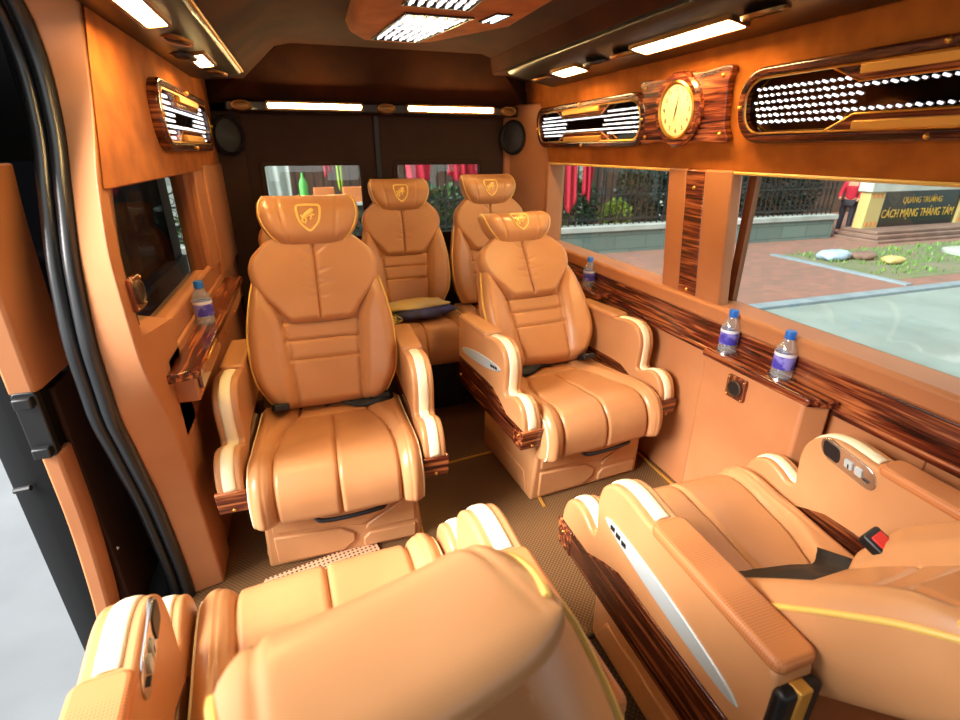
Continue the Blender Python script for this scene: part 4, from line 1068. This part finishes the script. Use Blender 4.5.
# monument sign
t = thing('monument_sign', 'black granite sign with gold letters between yellow stone pillars', 'sign', (15.38, 9.55, GZ))
for z0, z1, e in ((0, .10, .55), (.10, .20, .42), (.20, .28, .30)): mb = MB(); mb.box(-1.75 - e, 2.4 + e, -.35 - e, .3, z0, z1); mb.build('base_step', 'brown_stone', t, bevel=.02)
mb = MB(); mb.box(-1.40, 1.75, -.05, .15, .25, 1.17); slab = mb.build('granite_slab', 'granite', t, bevel=.01)
for x in (-1.62, 1.95):
    mb = MB(); mb.box(x - .27, x + .27, -.12, .15, .25, 1.17); p_ = mb.build('yellow_pillar', 'yellow_stone', t, bevel=.02)
    mb = MB()
    for q in (-.15, 0, .15):
        for z in (.33, 1.03): mb.box(x + q - .035, x + q + .035, -.13, -.115, z, z + .10)
    islands(mb, 'carved_mark', 'orange_paint', p_)
mb = MB(); mb.box(-1.95, 2.4, -.18, .2, 1.17, 1.75); mb.build('concrete_cap', 'concrete', t, bevel=.02)
mb = MB(); rt = Matrix.Rotation(R(90), 4, 'X')
text_mesh(mb, 'QUẢNG TRƯỜNG', .22, Matrix.Translation((.20, -.052, .93)) @ rt, .006, 1.5)
text_mesh(mb, 'CÁCH MẠNG THÁNG TÁM', .30, Matrix.Translation((.17, -.052, .60)) @ rt, .006, 2.75)
mb.build('gold_lettering', 'gold_text', slab, smooth=False)

# person beside the sign
def skin_body(name, verts, edges, radii, mat, parent):
    me = bpy.data.meshes.new(name); me.from_pydata(verts, edges, []); o = bpy.data.objects.new(name, me); C.objects.link(o); o.parent = parent
    me.materials.append(M[mat]); o.modifiers.new('skin', 'SKIN')
    for i, r_ in enumerate(radii): me.skin_vertices[0].data[i].radius = r_ if isinstance(r_, tuple) else (r_, r_)
    me.skin_vertices[0].data[0].use_root = True
    s = o.modifiers.new('sub', 'SUBSURF'); s.levels = 2; s.render_levels = 2
    dg = bpy.context.evaluated_depsgraph_get(); dg.update()
    m2 = bpy.data.meshes.new_from_object(o.evaluated_get(dg)); o.modifiers.clear(); o.data = m2
    m2.polygons.foreach_set('use_smooth', [True] * len(m2.polygons)); return o
t = thing('person', 'person in red jacket and dark trousers standing left of the black sign', 'person', (13.80, 10.15, GZ + .03), R(-60))
V = [(0, 0, .86), (0, 0, 1.0), (0, -.03, 1.18), (0, -.05, 1.32), (0, -.06, 1.41), (0, -.08, 1.50), (0, -.085, 1.56),
     (.10, 0, .82), (.11, -.02, .45), (.11, .01, .08), (.11, -.12, .04), (-.10, 0, .82), (-.11, .02, .45), (-.11, .05, .08), (-.11, -.08, .04),
     (.17, -.05, 1.30), (.23, -.08, 1.04), (.20, -.26, .92), (.19, -.33, .90), (-.17, -.05, 1.30), (-.23, -.10, 1.04), (-.20, -.28, .95), (-.19, -.35, .93)]
Ed = [(0, 1), (1, 2), (2, 3), (3, 4), (4, 5), (5, 6), (0, 7), (7, 8), (8, 9), (9, 10), (0, 11), (11, 12), (12, 13), (13, 14), (3, 15), (15, 16), (16, 17), (17, 18), (3, 19), (19, 20), (20, 21), (21, 22)]
Rd = [(.13, .10), (.13, .095), (.15, .10), (.13, .08), .05, .085, .08, .085, .06, .045, .04, .085, .06, .045, .04, .055, .043, .035, .035, .055, .043, .035, .035]
skin_body('body', V, Ed, Rd, 'skin', t)
J = [0, 1, 2, 3, 4, 15, 16, 17, 19, 20, 21]; im = {v: i for i, v in enumerate(J)}
skin_body('red_jacket', [V[i] for i in J], [(im[a], im[b]) for a, b in Ed if a in im and b in im], [((Rd[i][0] + .02, Rd[i][1] + .02) if isinstance(Rd[i], tuple) else Rd[i] + .016) for i in J], 'red_cloth', t)
J = [0, 7, 8, 9, 11, 12, 13]; im = {v: i for i, v in enumerate(J)}
skin_body('dark_trousers', [(V[i][0], V[i][1], V[i][2] - (.0 if i else 0)) for i in J], [(im[a], im[b]) for a, b in Ed if a in im and b in im], [((.15, .12) if i == 0 else Rd[i] + .016) for i in J], 'navy', t)
mb = MB(); mb.sphere((0, -.07, 1.545), (.098, .105, .098), 16); bmesh.ops.delete(mb.bm, geom=[v for v in mb.bm.verts if v.co.y < -.11 and v.co.z < 1.58], context='VERTS'); mb.build('hair', 'hair', t)
for x in (.11, -.11):
    mb = MB(); mb.sphere((x, -.06 + (.04 if x < 0 else 0), .04), (.055, .13, .045), 12); mb.build('shoe', 'blue_cloth', t)
mb = MB()
for sx in (-1, 1): mb.sphere((sx * .032, -.165, 1.54), .010, 8)
islands(mb, 'eye', 'ink', t)

mb = lump(MB(), .36, .20, .11, 21, 26); o = tag(mb.build('plastic_bag', 'plastic_bag', weld=True, angle=80), 'pale blue plastic bag lying on the kerb of the planting bed', 'bag'); o.location = (10.25, 7.55, GZ + .14)
for k_, (x, y) in enumerate(((13.9, 6.9), (16.6, 6.9))):
    mb = MB(); mb.lathe([(.75, 0), (.75, .05), (.68, .07), (0, .07)], None, 24); o = tag(mb.build('concrete_cover', 'concrete'), ('round concrete cover in the planting bed, left of the two', 'round concrete cover in the planting bed at the right edge')[k_], 'cover'); o.location = (x, y, GZ + .05)
mb = lump(MB(), .25, .18, .09, 31, 20); o = tag(mb.build('brown_paper_scrap', 'brown_stone', weld=True, angle=80), 'crumpled brown scrap beside the plastic bag', 'litter'); o.location = (10.9, 7.4, GZ + .12)
mb = lump(MB(), .22, .16, .08, 33, 20); o = tag(mb.build('yellow_wrapper', 'yellow_stone', weld=True, angle=80), 'crumpled yellow wrapper in the grass before the sign', 'litter'); o.location = (11.0, 6.9, GZ + .12)

# ------------------------------------------------------------------ light and camera
w = bpy.data.worlds.new('World'); S.world = w; w.use_nodes = True
bg = w.node_tree.nodes['Background']; bg.inputs[0].default_value = (.93, .98, 1.0, 1); bg.inputs[1].default_value = 2.0
sun = bpy.data.lights.new('sun', 'SUN'); sun.energy = 15; sun.angle = R(36); sun.color = (1, .965, .935)
so = bpy.data.objects.new('sun', sun); C.objects.link(so); so.rotation_euler = Vector((.80, .17, -.58)).to_track_quat('-Z', 'Y').to_euler()

F_, h_ = 500.0, 1.45
th = math.atan(210 / F_); ps = math.atan(180 / (F_ / math.cos(th)))
Fv = Vector((math.sin(ps) * math.cos(th), math.cos(ps) * math.cos(th), -math.sin(th))); Rv = Vector((math.cos(ps), -math.sin(ps), 0)); Uv = Rv.cross(Fv)
cam = bpy.data.cameras.new('camera'); co = bpy.data.objects.new('camera', cam); C.objects.link(co)
mw = Matrix((Rv, Uv, -Fv)).transposed().to_4x4(); mw.translation = (0, 0, h_); co.matrix_world = mw
cam.sensor_width = 36; cam.lens = F_ / 960 * 36; cam.clip_start = .02; cam.clip_end = 200
cam.dof.use_dof = True; cam.dof.focus_distance = 2.1; cam.dof.aperture_fstop = 4.0
S.camera = co
v = S.view_settings; v.view_transform = 'Standard'; v.look = 'None'; v.gamma = 1; v.use_curve_mapping = False; v.exposure = 0
S.cycles.max_bounces = 10; S.cycles.diffuse_bounces = 5; S.cycles.transparent_max_bounces = 12
